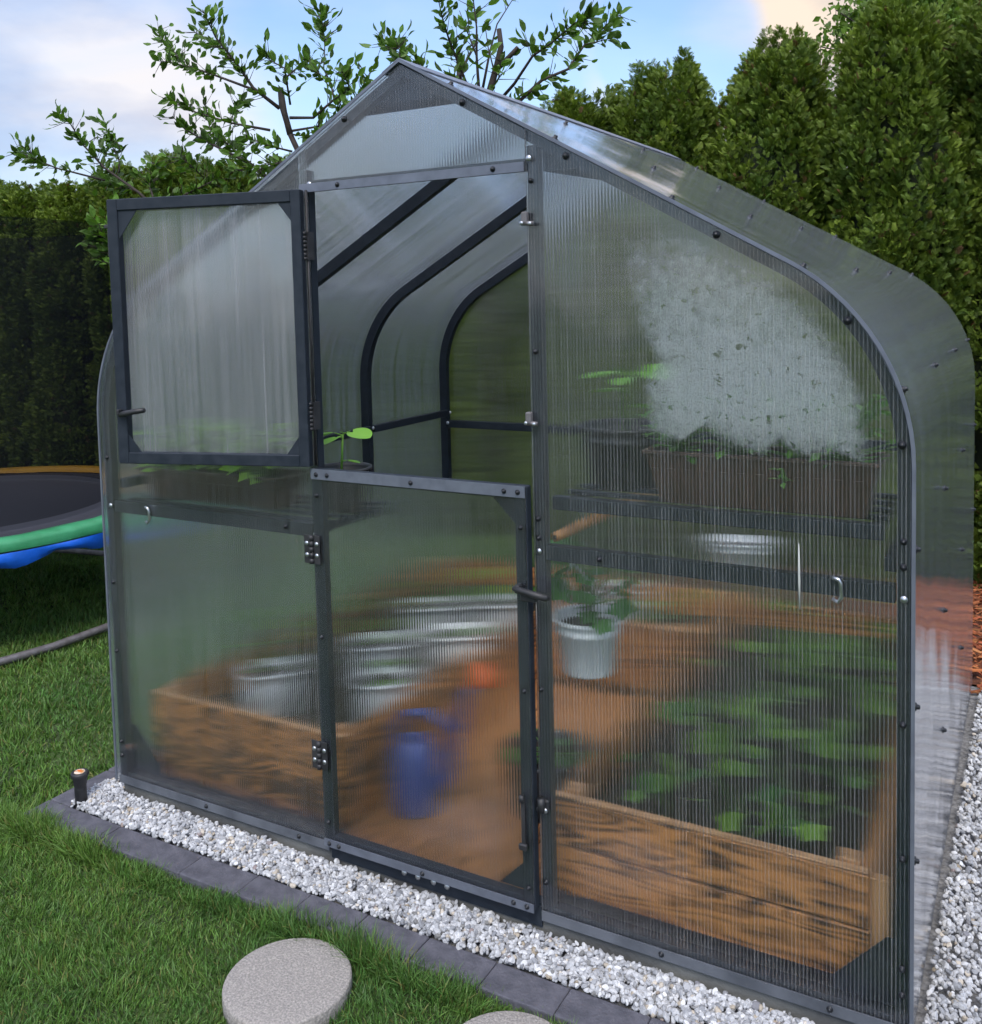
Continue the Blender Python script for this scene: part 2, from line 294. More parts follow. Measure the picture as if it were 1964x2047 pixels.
# ------------------------------------------------------------------ mesh helpers
class MB:
    def __init__(s): s.v = []; s.f = []; s.c = []; s.sm = []
    def add(s, vs, fs, smooth=False, col=None):
        o = len(s.v); s.v += [tuple(p) for p in vs]
        s.f += [tuple(i + o for i in f) for f in fs]; s.sm += [smooth] * len(fs)
        s.c += [col or (1, 1, 1)] * len(vs); return s
    def box(s, x0, x1, y0, y1, z0, z1, bev=0.0):
        if bev <= 0:
            vs = [(x, y, z) for z in (z0, z1) for y in (y0, y1) for x in (x0, x1)]
            return s.add(vs, [(0, 2, 3, 1), (4, 5, 7, 6), (0, 1, 5, 4), (2, 6, 7, 3), (0, 4, 6, 2), (1, 3, 7, 5)])
        b = bev; X = (x0, x1); Y = (y0, y1); Z = (z0, z1); vs = []; idx = {}
        for i in (0, 1):
            for j in (0, 1):
                for k in (0, 1):
                    sx, sy, sz = (1 if i == 0 else -1), (1 if j == 0 else -1), (1 if k == 0 else -1)
                    for a, p in enumerate(((X[i], Y[j] + sy * b, Z[k] + sz * b), (X[i] + sx * b, Y[j], Z[k] + sz * b), (X[i] + sx * b, Y[j] + sy * b, Z[k]))):
                        idx[i, j, k, a] = len(vs); vs.append(p)
        g = lambda i, j, k, a: idx[i, j, k, a]
        fs = []
        for i in (0, 1):
            q = [g(i, 0, 0, 0), g(i, 1, 0, 0), g(i, 1, 1, 0), g(i, 0, 1, 0)]; fs.append(q if i else q[::-1])
            q = [g(0, i, 0, 1), g(0, i, 1, 1), g(1, i, 1, 1), g(1, i, 0, 1)]; fs.append(q if i else q[::-1])
            q = [g(0, 0, i, 2), g(1, 0, i, 2), g(1, 1, i, 2), g(0, 1, i, 2)]; fs.append(q if i else q[::-1])
        for p in (0, 1):
            for q in (0, 1):
                fs.append([g(0, p, q, 1), g(1, p, q, 1), g(1, p, q, 2), g(0, p, q, 2)])
                fs.append([g(p, 0, q, 0), g(p, 1, q, 0), g(p, 1, q, 2), g(p, 0, q, 2)])
                fs.append([g(p, q, 0, 0), g(p, q, 1, 0), g(p, q, 1, 1), g(p, q, 0, 1)])
                for r in (0, 1): fs.append([g(p, q, r, 0), g(p, q, r, 1), g(p, q, r, 2)])
        return s.add(vs, fs)
    def prism(s, poly, y0, y1):
        """polygon in x,z pushed along y"""
        n = len(poly); vs = [(x, y0, z) for x, z in poly] + [(x, y1, z) for x, z in poly]
        fs = [tuple(range(n)), tuple(range(2 * n - 1, n - 1, -1))] + [(i, i + n, (i + 1) % n + n, (i + 1) % n) for i in range(n)]
        return s.add(vs, fs)
    def tube(s, pts, r, n=8, cap=True, closed=False):
        pts = [Vector(p) for p in pts]; m = len(pts); rs = [float(q) for q in r] if hasattr(r, '__len__') else [float(r)] * m; vs = []
        up = Vector((.13, .21, .97)).normalized()
        for i, p in enumerate(pts):
            if closed: d = (pts[(i + 1) % m] - pts[i - 1])
            else: d = pts[min(i + 1, m - 1)] - pts[max(i - 1, 0)]
            d.normalize(); a = d.cross(up)
            if a.length < .05: a = d.cross(Vector((1, 0, 0)))
            a.normalize(); b = d.cross(a); up = a.cross(d) if True else up
            up = -b if b.dot(up) < 0 else b
            for k in range(n):
                t = 2 * math.pi * k / n; vs.append(p + rs[i] * (a * math.cos(t) + up * math.sin(t)))
        fs = [(i * n + k, i * n + (k + 1) % n, ((i + 1) % m) * n + (k + 1) % n, ((i + 1) % m) * n + k) for i in range(m if closed else m - 1) for k in range(n)]
        if cap and not closed: fs += [tuple(range(n))[::-1], tuple((m - 1) * n + k for k in range(n))]
        return s.add(vs, fs, True)
    def lathe(s, prof, c=(0, 0, 0), n=28, sx=1, sy=1, close=False):
        vs = []; fs = []; m = len(prof)
        for r, z in prof:
            for k in range(n):
                t = 2 * math.pi * k / n; vs.append((c[0] + r * sx * math.cos(t), c[1] + r * sy * math.sin(t), c[2] + z))
        for i in range(m - 1):
            for k in range(n): fs.append((i * n + k, i * n + (k + 1) % n, (i + 1) * n + (k + 1) % n, (i + 1) * n + k))
        if close: fs += [tuple(range(n))[::-1], tuple((m - 1) * n + k for k in range(n))]
        return s.add(vs, fs, True)
    def rot(s, ang, c=(0, 0)):
        ca, sa = math.cos(ang), math.sin(ang)
        s.v = [(c[0] + (x - c[0]) * ca - (y - c[1]) * sa, c[1] + (x - c[0]) * sa + (y - c[1]) * ca, z) for x, y, z in s.v]; return s
def rootloc(o):
    while o.parent: o = o.parent
    return np.array(o.location)
def link(name, me, mat, parent=None, loc=None):
    o = bpy.data.objects.new(name, me); COL.objects.link(o)
    me.materials.append(mat)
    if parent is not None: o.parent = parent
    elif loc is not None: o.location = loc
    return o
def build(name, mb, mat, parent=None, loc=None, local=False, bevel=0):
    me = bpy.data.meshes.new(name)
    off = np.zeros(3) if local else (rootloc(parent) if parent is not None else (np.array(loc) if loc is not None else np.zeros(3)))
    v = np.array(mb.v, float) - off
    me.from_pydata(v.tolist(), [], mb.f)
    me.polygons.foreach_set('use_smooth', mb.sm)
    if any(c != (1, 1, 1) for c in mb.c):
        ca = me.color_attributes.new('col', 'FLOAT_COLOR', 'POINT')
        ca.data.foreach_set('color', np.c_[np.array(mb.c, float), np.ones(len(mb.c))].ravel())
    me.update()
    o = link(name, me, mat, parent, loc)
    if bevel:
        b = o.modifiers.new('bevel', 'BEVEL'); b.width = bevel; b.segments = 2; b.limit_method = 'ANGLE'
    return o
def build_np(name, V, F, C, mat, parent=None, loc=None, smooth=False):
    """V (n,3), F list of (k, arr(m,k)) groups, C (n,3)"""
    me = bpy.data.meshes.new(name)
    off = rootloc(parent) if parent is not None else (np.array(loc) if loc is not None else np.zeros(3))
    V = (V - off).astype(np.float32)
    me.vertices.add(len(V)); me.vertices.foreach_set('co', V.ravel())
    tot = np.concatenate([np.full(len(a), k) for k, a in F]); li = np.concatenate([a.ravel() for k, a in F])
    me.loops.add(len(li)); me.loops.foreach_set('vertex_index', li.astype(np.int32))
    me.polygons.add(len(tot)); me.polygons.foreach_set('loop_start', (np.cumsum(tot) - tot).astype(np.int32))
    me.polygons.foreach_set('loop_total', tot.astype(np.int32))
    me.polygons.foreach_set('use_smooth', np.full(len(tot), smooth))
    if C is not None:
        ca = me.color_attributes.new('col', 'FLOAT_COLOR', 'POINT')
        ca.data.foreach_set('color', np.c_[C, np.ones(len(C))].astype(np.float32).ravel())
    me.update(calc_edges=True)
    return link(name, me, mat, parent, loc)
def scatter(tv, tf, pos, Rm, scale, cols):
    """template verts (k,3), template faces {n: (m,n)}; pos (N,3); Rm (N,3,3); scale (N,) or (N,3)"""
    n = len(pos); k = len(tv)
    if scale.ndim == 1: scale = np.repeat(scale[:, None], 3, 1)
    V = np.einsum('nij,nkj->nki', Rm, tv[None] * scale[:, None, :]) + pos[:, None, :]
    F = [(m, (f[None] + (np.arange(n) * k)[:, None, None]).reshape(-1, m)) for m, f in tf.items()]
    return V.reshape(-1, 3), F, np.repeat(cols, k, 0)
def join(parts):
    V = []; C = []; F = {}; o = 0
    for v, f, c in parts:
        V.append(v); C.append(c)
        for k, a in f: F.setdefault(k, []).append(a + o)
        o += len(v)
    return np.concatenate(V), [(k, np.concatenate(a)) for k, a in F.items()], np.concatenate(C)
def frames(Z, spin):
    """rotation matrices whose local +Z is Z, spun about it"""
    Z = Z / np.linalg.norm(Z, axis=1, keepdims=True)
    h = np.where(np.abs(Z[:, 2:3]) > .95, np.array([[1., 0, 0]]), np.array([[0, 0, 1.]]))
    X = np.cross(h, Z); X /= np.linalg.norm(X, axis=1, keepdims=True); Y = np.cross(Z, X)
    c, s_ = np.cos(spin)[:, None], np.sin(spin)[:, None]
    X2 = X * c + Y * s_; Y2 = -X * s_ + Y * c
    return np.stack([X2, Y2, Z], axis=2)
def tag(o, label=None, cat=None, group=None, kind=None):
    if label: o['label'] = label
    if cat: o['category'] = cat
    if group: o['group'] = group
    if kind: o['kind'] = kind
    return o
def thing(name, label, cat, loc=(0, 0, 0), group=None, rz=0):
    o = bpy.data.objects.new(name, None); COL.objects.link(o); o.location = loc; o.rotation_euler = (0, 0, rz)
    o.empty_display_size = .1
    return tag(o, label, cat, group)
def copy_tree(o, parent=None):
    c = o.copy(); COL.objects.link(c); c.parent = parent
    for ch in list(o.children): copy_tree(ch, c)
    return c

# leaf shapes, local: leaf grows along +Z, width along X, normal Y
LEAF_LONG = (np.array([(0, 0, 0), (-.10, .02, .25), (.10, .02, .25), (0, -.03, .28), (-.13, .0, .55), (.13, .0, .55), (0, -.05, .56), (-.07, -.06, .82), (.07, -.06, .82), (0, -.17, 1.0)]),
             {3: np.array([(0, 3, 1), (0, 2, 3), (7, 9, 8)]), 4: np.array([(1, 3, 6, 4), (3, 2, 5, 6), (4, 6, 5, 7)[:4], (6, 5, 8, 7)])})
LEAF_LONG[1][4][2] = (4, 6, 8, 7); LEAF_LONG[1][4] = LEAF_LONG[1][4][:3]
LEAF_LONG[1][3] = np.array([(0, 3, 1), (0, 2, 3), (7, 8, 9), (6, 5, 8)])
def broadleaf(lobes=5, depth=.34):
    n = 20; vs = [(0, -.06, .45)]
    for k in range(n):
        t = -math.pi / 2 + 2 * math.pi * k / n
        r = .5 * (1 - depth * abs(math.sin(lobes * (t + math.pi / 2) / 2)))
        x = r * 1.05 * math.cos(t); z = .48 + r * math.sin(t)
        if k == 0: z = .16
        vs.append((x, .05 * abs(x) * 2 - .10 * max(0, z - .6), z))
    return np.array(vs), {3: np.array([(0, 1 + k, 1 + (k + 1) % n) for k in range(n)])}
LEAF_BROAD = broadleaf(); LEAF_HEART = broadleaf(2, .12)
LEAF_SMALL = (np.array([(0, 0, 0), (-.28, .03, .45), (.28, .03, .45), (0, -.02, .5), (0, -.1, 1.0)]), {3: np.array([(0, 3, 1), (0, 2, 3), (1, 3, 4), (3, 2, 4)])})

# ------------------------------------------------------------------ ground
def sheet(name, poly, z, mat, kind='structure', label=None, cat=None):
    me = bpy.data.meshes.new(name); me.from_pydata([(x, y, z) for x, y in poly], [], [tuple(range(len(poly)))]); me.update()
    o = link(name, me, mat); return tag(o, label, cat, None, kind)
sheet('ground', [(-400, -400), (400, -400), (400, 400), (-400, 400)], -.10, MT['lawn'])
sheet('gravel_bed', [(-1.40, -.16), (2.32, -.16), (2.32, 3.0), (1.62, 3.0), (1.32, 2.35), (-1.3, 2.35), (-1.40, 2.2)], -.082, MT['gravelbed'])
sheet('mulch_bed', [(1.32, 2.16), (1.62, 3.0), (3.6, 3.05), (3.6, 5.0), (-.6, 5.0), (-.6, 2.36), (1.3, 2.36)], -.077, MT['mulchbed'])

def inpoly(P, poly):
    x, y = P[:, 0], P[:, 1]; r = np.zeros(len(P), bool); j = len(poly) - 1
    for i in range(len(poly)):
        xi, yi = poly[i]; xj, yj = poly[j]
        c = ((yi > y) != (yj > y)) & (x < (xj - xi) * (y - yi) / (yj - yi + 1e-12) + xi); r ^= c; j = i
    return r
# gravel: chipped stones
import bmesh
def stone_tpl(seed):
    bm = bmesh.new(); bmesh.ops.create_icosphere(bm, subdivisions=2, radius=.5)
    r = np.random.default_rng(seed); V = np.array([v.co[:] for v in bm.verts])
    for _ in range(7):                                     # chop flats, like crushed marble
        d = r.normal(size=3); d /= np.linalg.norm(d); h = r.uniform(.26, .42)
        t = V @ d; V = np.where((t > h)[:, None], V - d * (t - h)[:, None] * .93, V)
    V *= np.array([1, .75, .62]); F = np.array([[v.index for v in f.verts] for f in bm.faces]); bm.free()
    return V, {3: F}
tpls = [stone_tpl(k) for k in range(6)]
def stones(P, zb, smin, smax):
    out = []
    idx = rng.integers(0, 6, len(P))
    for k in range(6):
        p = P[idx == k]; n = len(p); s = rng.uniform(smin, smax, n) ** 1.0
        edge_ = np.minimum(np.abs(p[:, 1] + .138), np.abs(p[:, 0] + 1.375)); wall_ = np.where(p[:, 1] < .1, np.clip(p[:, 1] / -.13, 0, 1), np.clip((p[:, 0] - 1.27) / .5, 0, 1))
        pos = np.c_[p, zb + .030 - .014 * wall_ * (p[:, 0] < 1.3) + rng.uniform(0, .014, n)]
        big = rng.random(n) < .12; s = np.where(big, s * 1.35, s)
        out.append(scatter(tpls[k][0], tpls[k][1], pos, frames(rng.normal(size=(n, 3)) * [.6, .6, 1] + [0, 0, .4], rng.uniform(0, 6.28, n)), s,
                           np.clip(np.array([[.43, .44, .465]]) + rng.normal(0, .11, (n, 1)) + np.where(rng.random((n, 1)) < .07, [[.0, -.06, -.15]], [[0, 0, 0]]) - .22 * (rng.random((n, 1)) < .08), .2, .85)))
    return join(out)
A = np.c_[rng.uniform(-1.37, 1.9, 12500), rng.uniform(-.136, .03, 12500)]
A = np.r_[A, np.c_[rng.uniform(-1.37, -1.275, 500), rng.uniform(-.08, .9, 500)]]
B = np.c_[rng.uniform(1.285, 2.3, 24000), rng.uniform(-.05, 2.9, 24000)]
Bm = inpoly(B, [(1.28, -.1), (2.3, -.1), (2.3, 3.0), (1.62, 3.0), (1.30, 2.16)]); B = B[Bm]
Am = ~((np.abs(A[:, 0]) < 1.262) & (A[:, 1] > -.012)); A = A[Am]
V, F, C = stones(np.r_[A, B], -.076, .011, .023)
MT['gravelc'] = principled('gravel_chip', (.7, .7, .7), None, rough=.8, bump=.4, bscale=150)
gn = MT['gravelc'].node_tree; pa = gn.nodes['Principled BSDF']; aa = N(gn, 'ShaderNodeAttribute', attribute_name='col'); L(gn, aa, 'Color', pa, 'Base Color')
tag(build_np('gravel', V, F, C, MT['gravelc']), 'white crushed stone chips filling the strip round the greenhouse', 'gravel', kind='stuff')
# mulch chips
n = 3800
P = np.c_[rng.uniform(.9, 2.9, n), rng.uniform(2.15, 3.9, n)]
P = P[inpoly(P, [(1.29, 2.14), (1.62, 3.0), (3.0, 3.0), (3.0, 4.0), (.9, 4.0), (.9, 2.4), (1.29, 2.4)])]; n = len(P)
chip = (np.array([(-.5, -.12, 0), (.5, -.06, 0), (.45, .13, .02), (-.4, .1, .03), (-.45, -.1, .06), (.42, -.04, .08), (.4, .1, .07), (-.35, .08, .09)]),
        {4: np.array([(0, 3, 2, 1), (4, 5, 6, 7), (0, 1, 5, 4), (1, 2, 6, 5), (2, 3, 7, 6), (3, 0, 4, 7)])})
cc = np.array([[.30, .095, .035]]) * rng.uniform(.35, 1.6, (n, 1)) * rng.uniform(.85, 1.15, (n, 3))
V, F, C = scatter(chip[0], chip[1], np.c_[P, rng.uniform(-.075, -.03, n)], frames(rng.normal(size=(n, 3)) * [.4, .4, 0] + [0, 0, 1], rng.uniform(0, 6.28, n)), rng.uniform(.03, .085, n), cc)
mm_ = principled('mulch_chip', (.3, .1, .04), None, rough=.85); gn = mm_.node_tree; aa = N(gn, 'ShaderNodeAttribute', attribute_name='col'); L(gn, aa, 'Color', gn.nodes['Principled BSDF'], 'Base Color')
tag(build_np('bark_mulch', V, F, C, mm_), 'reddish brown bark mulch under the hedge behind the greenhouse', 'mulch', kind='stuff')

# kerb stones
js = [-1.475, -1.105, -.735, -.508, -.306, -.105, .098, .305, .512, .72, .93, 1.14]
nth = ['second', 'third', 'fourth', 'fifth', 'sixth', 'seventh', 'eighth', 'ninth', 'tenth', 'eleventh']
for i in range(len(js) - 1):
    x0, x1 = js[i] + .0009, js[i + 1] - .0009
    mb = MB().box(x0, x1, -.240, -.138, -.2, -.0595 + .0015 * math.sin(i * 5.1))
    lab = 'long dark grey corner kerb stone beside the black sprinkler' if i == 0 else f'dark grey kerb stone, {nth[i - 1]} from the sprinkler corner along the front lawn edge'
    tag(build('kerb_stone', mb, MT['kerb'], loc=((x0 + x1) / 2, -.19, -.2), bevel=.0035), lab, 'kerb stone', 'kerb stones edging the gravel')
for i, (y0, y1) in enumerate([(-.134, .10), (.104, .34), (.344, .58)]):
    mb = MB().box(-1.475, -1.375, y0, y1, -.2, -.060)
    tag(build('kerb_stone', mb, MT['kerb'], loc=(-1.43, (y0 + y1) / 2, -.2), bevel=.006),
        f'dark grey kerb stone on the left side of the greenhouse, {["nearest the sprinkler", "second from the sprinkler", "third from the sprinkler"][i]}', 'kerb stone', 'kerb stones edging the gravel')

# stepping stones
def slab(c, r, rx, lab):
    mb = MB(); n = 48; prof = [(.001, -.02), (r * .97, -.02), (r, -.012), (r, .0315), (r - .0015, .0345), (r - .004, .036), (r * .97, .0362), (r * .6, .0365), (r * .3, .0365), (.001, .0365)]
    mb.lathe(prof, (c[0], c[1], -.093), n, 1, rx)
    tag(build('stepping_stone', mb, MT['slab'], loc=(c[0], c[1], -.1)), lab, 'stepping stone', 'round stepping stones in the lawn')
slab((-.130, -.442), .160, 1.0, 'round speckled grey stepping stone fully visible in the lawn at lower left')
slab((.482, -.415), .154, 1.0, 'round grey stepping stone at the bottom edge, only its rim showing in the grass')

# grass
def lawn_ok(P):
    k = (P[:, 0] > -1.48) & (P[:, 1] > -.238) & (P[:, 1] < 2.3) & (P[:, 0] < 2.32)
    k |= (P[:, 0] + .130) ** 2 + (P[:, 1] + .442) ** 2 < .157 ** 2
    k |= (P[:, 0] - .482) ** 2 + (P[:, 1] + .415) ** 2 < .151 ** 2
    k |= (P[:, 0] > .9) & (P[:, 1] > 2.1) & ((P[:, 0] < 2.32) | (P[:, 1] > 3.0))
    return ~k
def blades(P, hmin, hmax, wd, tone=1.0):
    n = len(P)
    tv = np.array([(-.5, 0, 0), (.5, 0, 0), (-.42, .10, .45), (.42, .10, .45), (-.25, .30, .8), (.25, .30, .8), (0, .55, 1.0)])
    tf = {4: np.array([(0, 1, 3, 2), (2, 3, 5, 4)]), 3: np.array([(4, 5, 6)])}
    h = rng.uniform(hmin, hmax, n) * (0.8 + .30 * np.sin(P[:, 0] * 5.1 + 1.3 * np.sin(P[:, 1] * 4)) * np.sin(P[:, 1] * 6.3) + .22 * np.sin(P[:, 0] * 23 + 2 * np.sin(P[:, 1] * 9)) * np.sin(P[:, 1] * 27))
    wv = rng.uniform(.7, 1.3, n) * wd
    sc3 = np.c_[wv, h * rng.uniform(.2, 1.5, n), h]
    # tufts lean together
    ang = 2.2 * np.sin(P[:, 0] * 9 + 2 * np.cos(P[:, 1] * 7)) + 2.2 * np.cos(P[:, 1] * 11 + P[:, 0] * 3) + rng.normal(0, .9, n)
    Z = np.c_[.35 * np.cos(ang), .35 * np.sin(ang), np.ones(n)] + rng.normal(0, .30, (n, 3))
    Rm = frames(Z, rng.uniform(0, 6.28, n))
    b = np.clip(.5 + .5 * np.sin(P[:, 0] * 3.1 + 1.7 * np.sin(P[:, 1] * 2.3)) * np.cos(P[:, 1] * 3.7 + .8) + .35 * np.sin(P[:, 0] * 17 + 3 * np.sin(P[:, 1] * 13)) * np.sin(P[:, 1] * 19 + 2 * np.sin(P[:, 0] * 11)), 0, 1)
    g = np.array([[.066, .142, .034]]) * (1 - .6 * b[:, None]) + np.array([[.125, .215, .040]]) * (.6 * b[:, None])
    c = g * rng.uniform(.7, 1.65, (n, 1)) * rng.uniform(.88, 1.12, (n, 3)) * tone
    dry = rng.random(n) < .055; c[dry] = c[dry] * .3 + np.array([.16, .14, .05])
    return scatter(tv, tf, np.c_[P, np.full(n, -.100)], Rm, sc3, c)
parts = []
P = np.c_[rng.uniform(-2.3, 1.3, 130000), rng.uniform(-1.3, -.15, 130000)]; P = P[lawn_ok(P)]
P = P[(P[:, 0] + P[:, 1] * .55 > -2.9)]
parts.append(blades(P, .019, .038, .0030))
edge = np.c_[rng.uniform(-1.6, 1.2, 13000), rng.uniform(-.30, -.236, 13000)]; edge = edge[lawn_ok(edge)]
parts.append(blades(edge, .045, .085, .003))
P = np.c_[rng.uniform(-4.6, -1.5, 110000), rng.uniform(-1.0, 2.6, 110000)]; P = P[lawn_ok(P)]
parts.append(blades(P, .028, .052, .005))
P = np.c_[rng.uniform(-7, .9, 26000), rng.uniform(2.3, 4.2, 26000)]; P = P[lawn_ok(P)]
parts.append(blades(P, .03, .06, .012))
P = np.c_[rng.uniform(-10, -4.6, 30000), rng.uniform(-1, 4.2, 30000)]
parts.append(blades(P, .03, .06, .012))
P = np.c_[rng.uniform(2.3, 4.5, 16000), rng.uniform(-1.3, 3.0, 16000)]; parts.append(blades(P, .025, .05, .008))
V, F, C = join(parts)
tag(build_np('lawn_grass', V, F, C, MT['grass']), 'dense green lawn grass in front of and beside the greenhouse', 'grass', kind='stuff')

# ------------------------------------------------------------------ greenhouse
W, AZ, SL, ZT = 1.266, 2.271, .5653, 1.26
AL = math.atan(SL); TURN = math.pi / 2 - AL
R0 = (AZ - SL * W - ZT) / math.tan(TURN / 2)
def half(d=0.0, n=14, z0=0.0):
    """right half of the arch line, moved inward by d: from the apex down to z0"""
    az = AZ - d / math.cos(AL); w = W - d; r = R0 - d; cz = ZT; cx = W - R0
    pts = [(0, az)]
    a0 = math.pi / 2 - AL
    for k in range(n + 1):
        a = a0 * (1 - k / n); pts.append((cx + r * math.cos(a), cz + r * math.sin(a)))
    pts.append((w, z0)); return pts
def arc(d=0.0, z0=0.0, n=14):
    h = half(d, n, z0); return [(-x, z) for x, z in h[::-1]] + h[1:]
def arcpos(s, d=0.0):
    """point at run s from the apex along the right half, with its outward direction"""
    h = half(d, 24)
    for a, b in zip(h, h[1:]):
        l = math.hypot(b[0] - a[0], b[1] - a[1])
        if s <= l: t = s / l; return (a[0] + (b[0] - a[0]) * t, a[1] + (b[1] - a[1]) * t), (-(b[1] - a[1]) / l, (b[0] - a[0]) / l)
        s -= l
    return h[-1], (1, 0)
def strip(d0, d1, y0, y1, z0=0.0, mb=None, smooth=True):
    """arch-shaped band between two inset lines"""
    mb = mb or MB(); o, i = arc(d0, z0), arc(d1, z0); n = len(o)
    def band(a, ya, b, yb, sm):
        vs = [(x, ya, z) for x, z in a] + [(x, yb, z) for x, z in b]
        mb.add(vs, [(k, k + 1, n + k + 1, n + k) for k in range(n - 1)], sm)
    band(o, y0, o, y1, smooth); band(i, y1, i, y0, smooth); band(i, y0, o, y0, False); band(o, y1, i, y1, False)
    for k in (0, -1):
        q = [(o[k][0], y0, o[k][1]), (o[k][0], y1, o[k][1]), (i[k][0], y1, i[k][1]), (i[k][0], y0, i[k][1])]
        mb.add(q if k == 0 else q[::-1], [(0, 1, 2, 3)])
    return mb
def clip_above(z):  # the arch line below a height etc. for panels
    return [p for p in half(.002, 24) if p[1] >= z]
gh = thing('greenhouse', 'arched garden greenhouse of clear ribbed polycarbonate sheets on a dark steel frame', 'greenhouse', (0, 1.07, 0))
S = MT['steel']
# plinth
mb = MB(); mb.box(-1.262, 1.262, .004, .055, -.2, -.006); mb.box(-1.262, 1.262, 2.10, 2.152, -.2, -.006)
mb.box(-1.262, -1.215, .055, 2.10, -.2, -.006); mb.box(1.215, 1.262, .055, 2.10, -.2, -.006)
build('plinth', mb, MT['concrete'], gh)
# arches
for y in (0.002, .716, 1.43, 2.118):
    build('arch', strip(.001, .028 if y < .1 else .042, y, y + .032, 0.0), S, gh)
# roof sheet: one skin on each side, meeting at the ridge
def roofhalf(sgn):
    mb = MB(); a = [(sgn * x, z) for x, z in half(-.0075, 20, .004)]; b = [(sgn * x, z) for x, z in half(-.0015, 20, .004)]
    n = len(a); y0, y1 = -.016, 2.166
    g0 = [(x, y0, z) for x, z in a] + [(x, y1, z) for x, z in a]; g1 = [(x, y0, z) for x, z in b] + [(x, y1, z) for x, z in b]
    q = [(k, k + 1, n + k + 1, n + k) for k in range(n - 1)]; qr = [f[::-1] for f in q]
    mb.add(g0, q if sgn > 0 else qr, True); mb.add(g1, qr if sgn > 0 else q, True)
    for y in (y0, y1):
        vs = [(x, y, z) for x, z in a] + [(x, y, z) for x, z in b]
        mb.add(vs, qr if (y == y0) == (sgn > 0) else q)
    for k in (0, -1): mb.add([(a[k][0], y0, a[k][1]), (a[k][0], y1, a[k][1]), (b[k][0], y1, b[k][1]), (b[k][0], y0, b[k][1])], [(0, 1, 2, 3)])
    return mb
build('roof_sheet', roofhalf(1), PY, gh)['label'] = 'silvery curved sheet over the right side and roof slope'
build('roof_sheet', roofhalf(-1), PY, gh)['label'] = 'clear curved sheet over the left side and roof slope'
mb = MB(); a = math.cos(AL)
for sg in (-1, 1):
    mb.add([(0, -.02, AZ + .013), (sg * .055, -.02, AZ + .013 - .055 * SL), (sg * .055, 2.17, AZ + .013 - .055 * SL), (0, 2.17, AZ + .013),
            (0, -.02, AZ + .010), (sg * .055, -.02, AZ + .010 - .055 * SL), (sg * .055, 2.17, AZ + .010 - .055 * SL), (0, 2.17, AZ + .010)],
           [(0, 1, 2, 3), (7, 6, 5, 4), (0, 4, 5, 1), (1, 5, 6, 2), (2, 6, 7, 3)])
build('ridge_cap', mb, MT['trim'], gh)
build('edge_trim', strip(-.0100, -.0020, -.0195, -.0165, .004), MT['trim'], gh)  # pale strip added for the light caught along the roof sheet edge

# rear wall
mb = MB(); mb.prism(arc(.003, .002)[::-1], 2.152, 2.158); build('rear_sheet', mb, PX, gh)
mb = MB(); mb.box(-1.234, 1.234, 2.118, 2.148, .960, .998); build('crossbar', mb, S, gh, bevel=.002)
mb = MB(); mb.box(-1.234, 1.234, 2.118, 2.148, 0, .035); build('base_rail', mb, S, gh)
for sx in (-1, 1):
    for y0, y1 in ((.032, .716), (.746, 1.43), (1.46, 2.118)):
        mb = MB(); mb.box(sx * 1.220 - .013, sx * 1.220 + .013, y0, y1, 1.022, 1.054); build('side_rail', mb, S, gh, bevel=.002)
    mb = MB(); mb.box(sx * 1.220 - .014, sx * 1.220 + .014, .032, 2.118, 0.0, .035); build('base_rail', mb, S, gh)

# front frame behind the sheets
XL, XR = -.3385, .3640
for x0, x1 in ((XL - .030, XL - .002), (XR + .004, XR + .034)):
    mb = MB(); zt = min(z for x, z in arc(.034) if abs(x) < .6) if False else AZ - .034 / math.cos(AL) - SL * .37
    mb.box(x0, x1, .002, .030, 0, zt - .004); build('door_post', mb, S, gh, bevel=.002)
mb = MB(); mb.box(XL, XR + .003, .002, .030, 1.958, 1.988); build('header_rail', mb, S, gh, bevel=.002)
mb = MB(); mb.box(-1.234, XL - .031, .002, .030, .944, .984); build('crossbar', mb, S, gh, bevel=.002)
mb = MB(); mb.box(XR + .035, 1.234, .002, .030, .962, 1.001); build('crossbar', mb, S, gh, bevel=.002)
for x0, x1 in ((-1.234, XL - .031), (XL - .001, XR + .003), (XR + .035, 1.234)):
    mb = MB(); mb.box(x0, x1, .002, .032, -.004, .032); build('base_rail', mb, S, gh)
# gusset plates
def gus(poly, y0=-.0008, y1=.0015):
    build('gusset_plate', MB().prism(poly, .031, .034), S, gh)
zz = lambda x, d=.03: AZ - d / math.cos(AL) - SL * abs(x)
gus([(0, zz(0)), (.145, zz(.145)), (.105, 2.178), (-.105, 2.178), (-.145, zz(.145))])
for sg in (-1, 1):
    gus([(sg * 1.235, .033), (sg * 1.235, .19), (sg * 1.215, .19), (sg * 1.10, .065), (sg * 1.10, .033)][::sg])
    gus([(sg * .398, zz(.398)), (sg * .40, 1.955), (sg * .525, 1.955), (sg * .56, zz(.56))][::-sg])

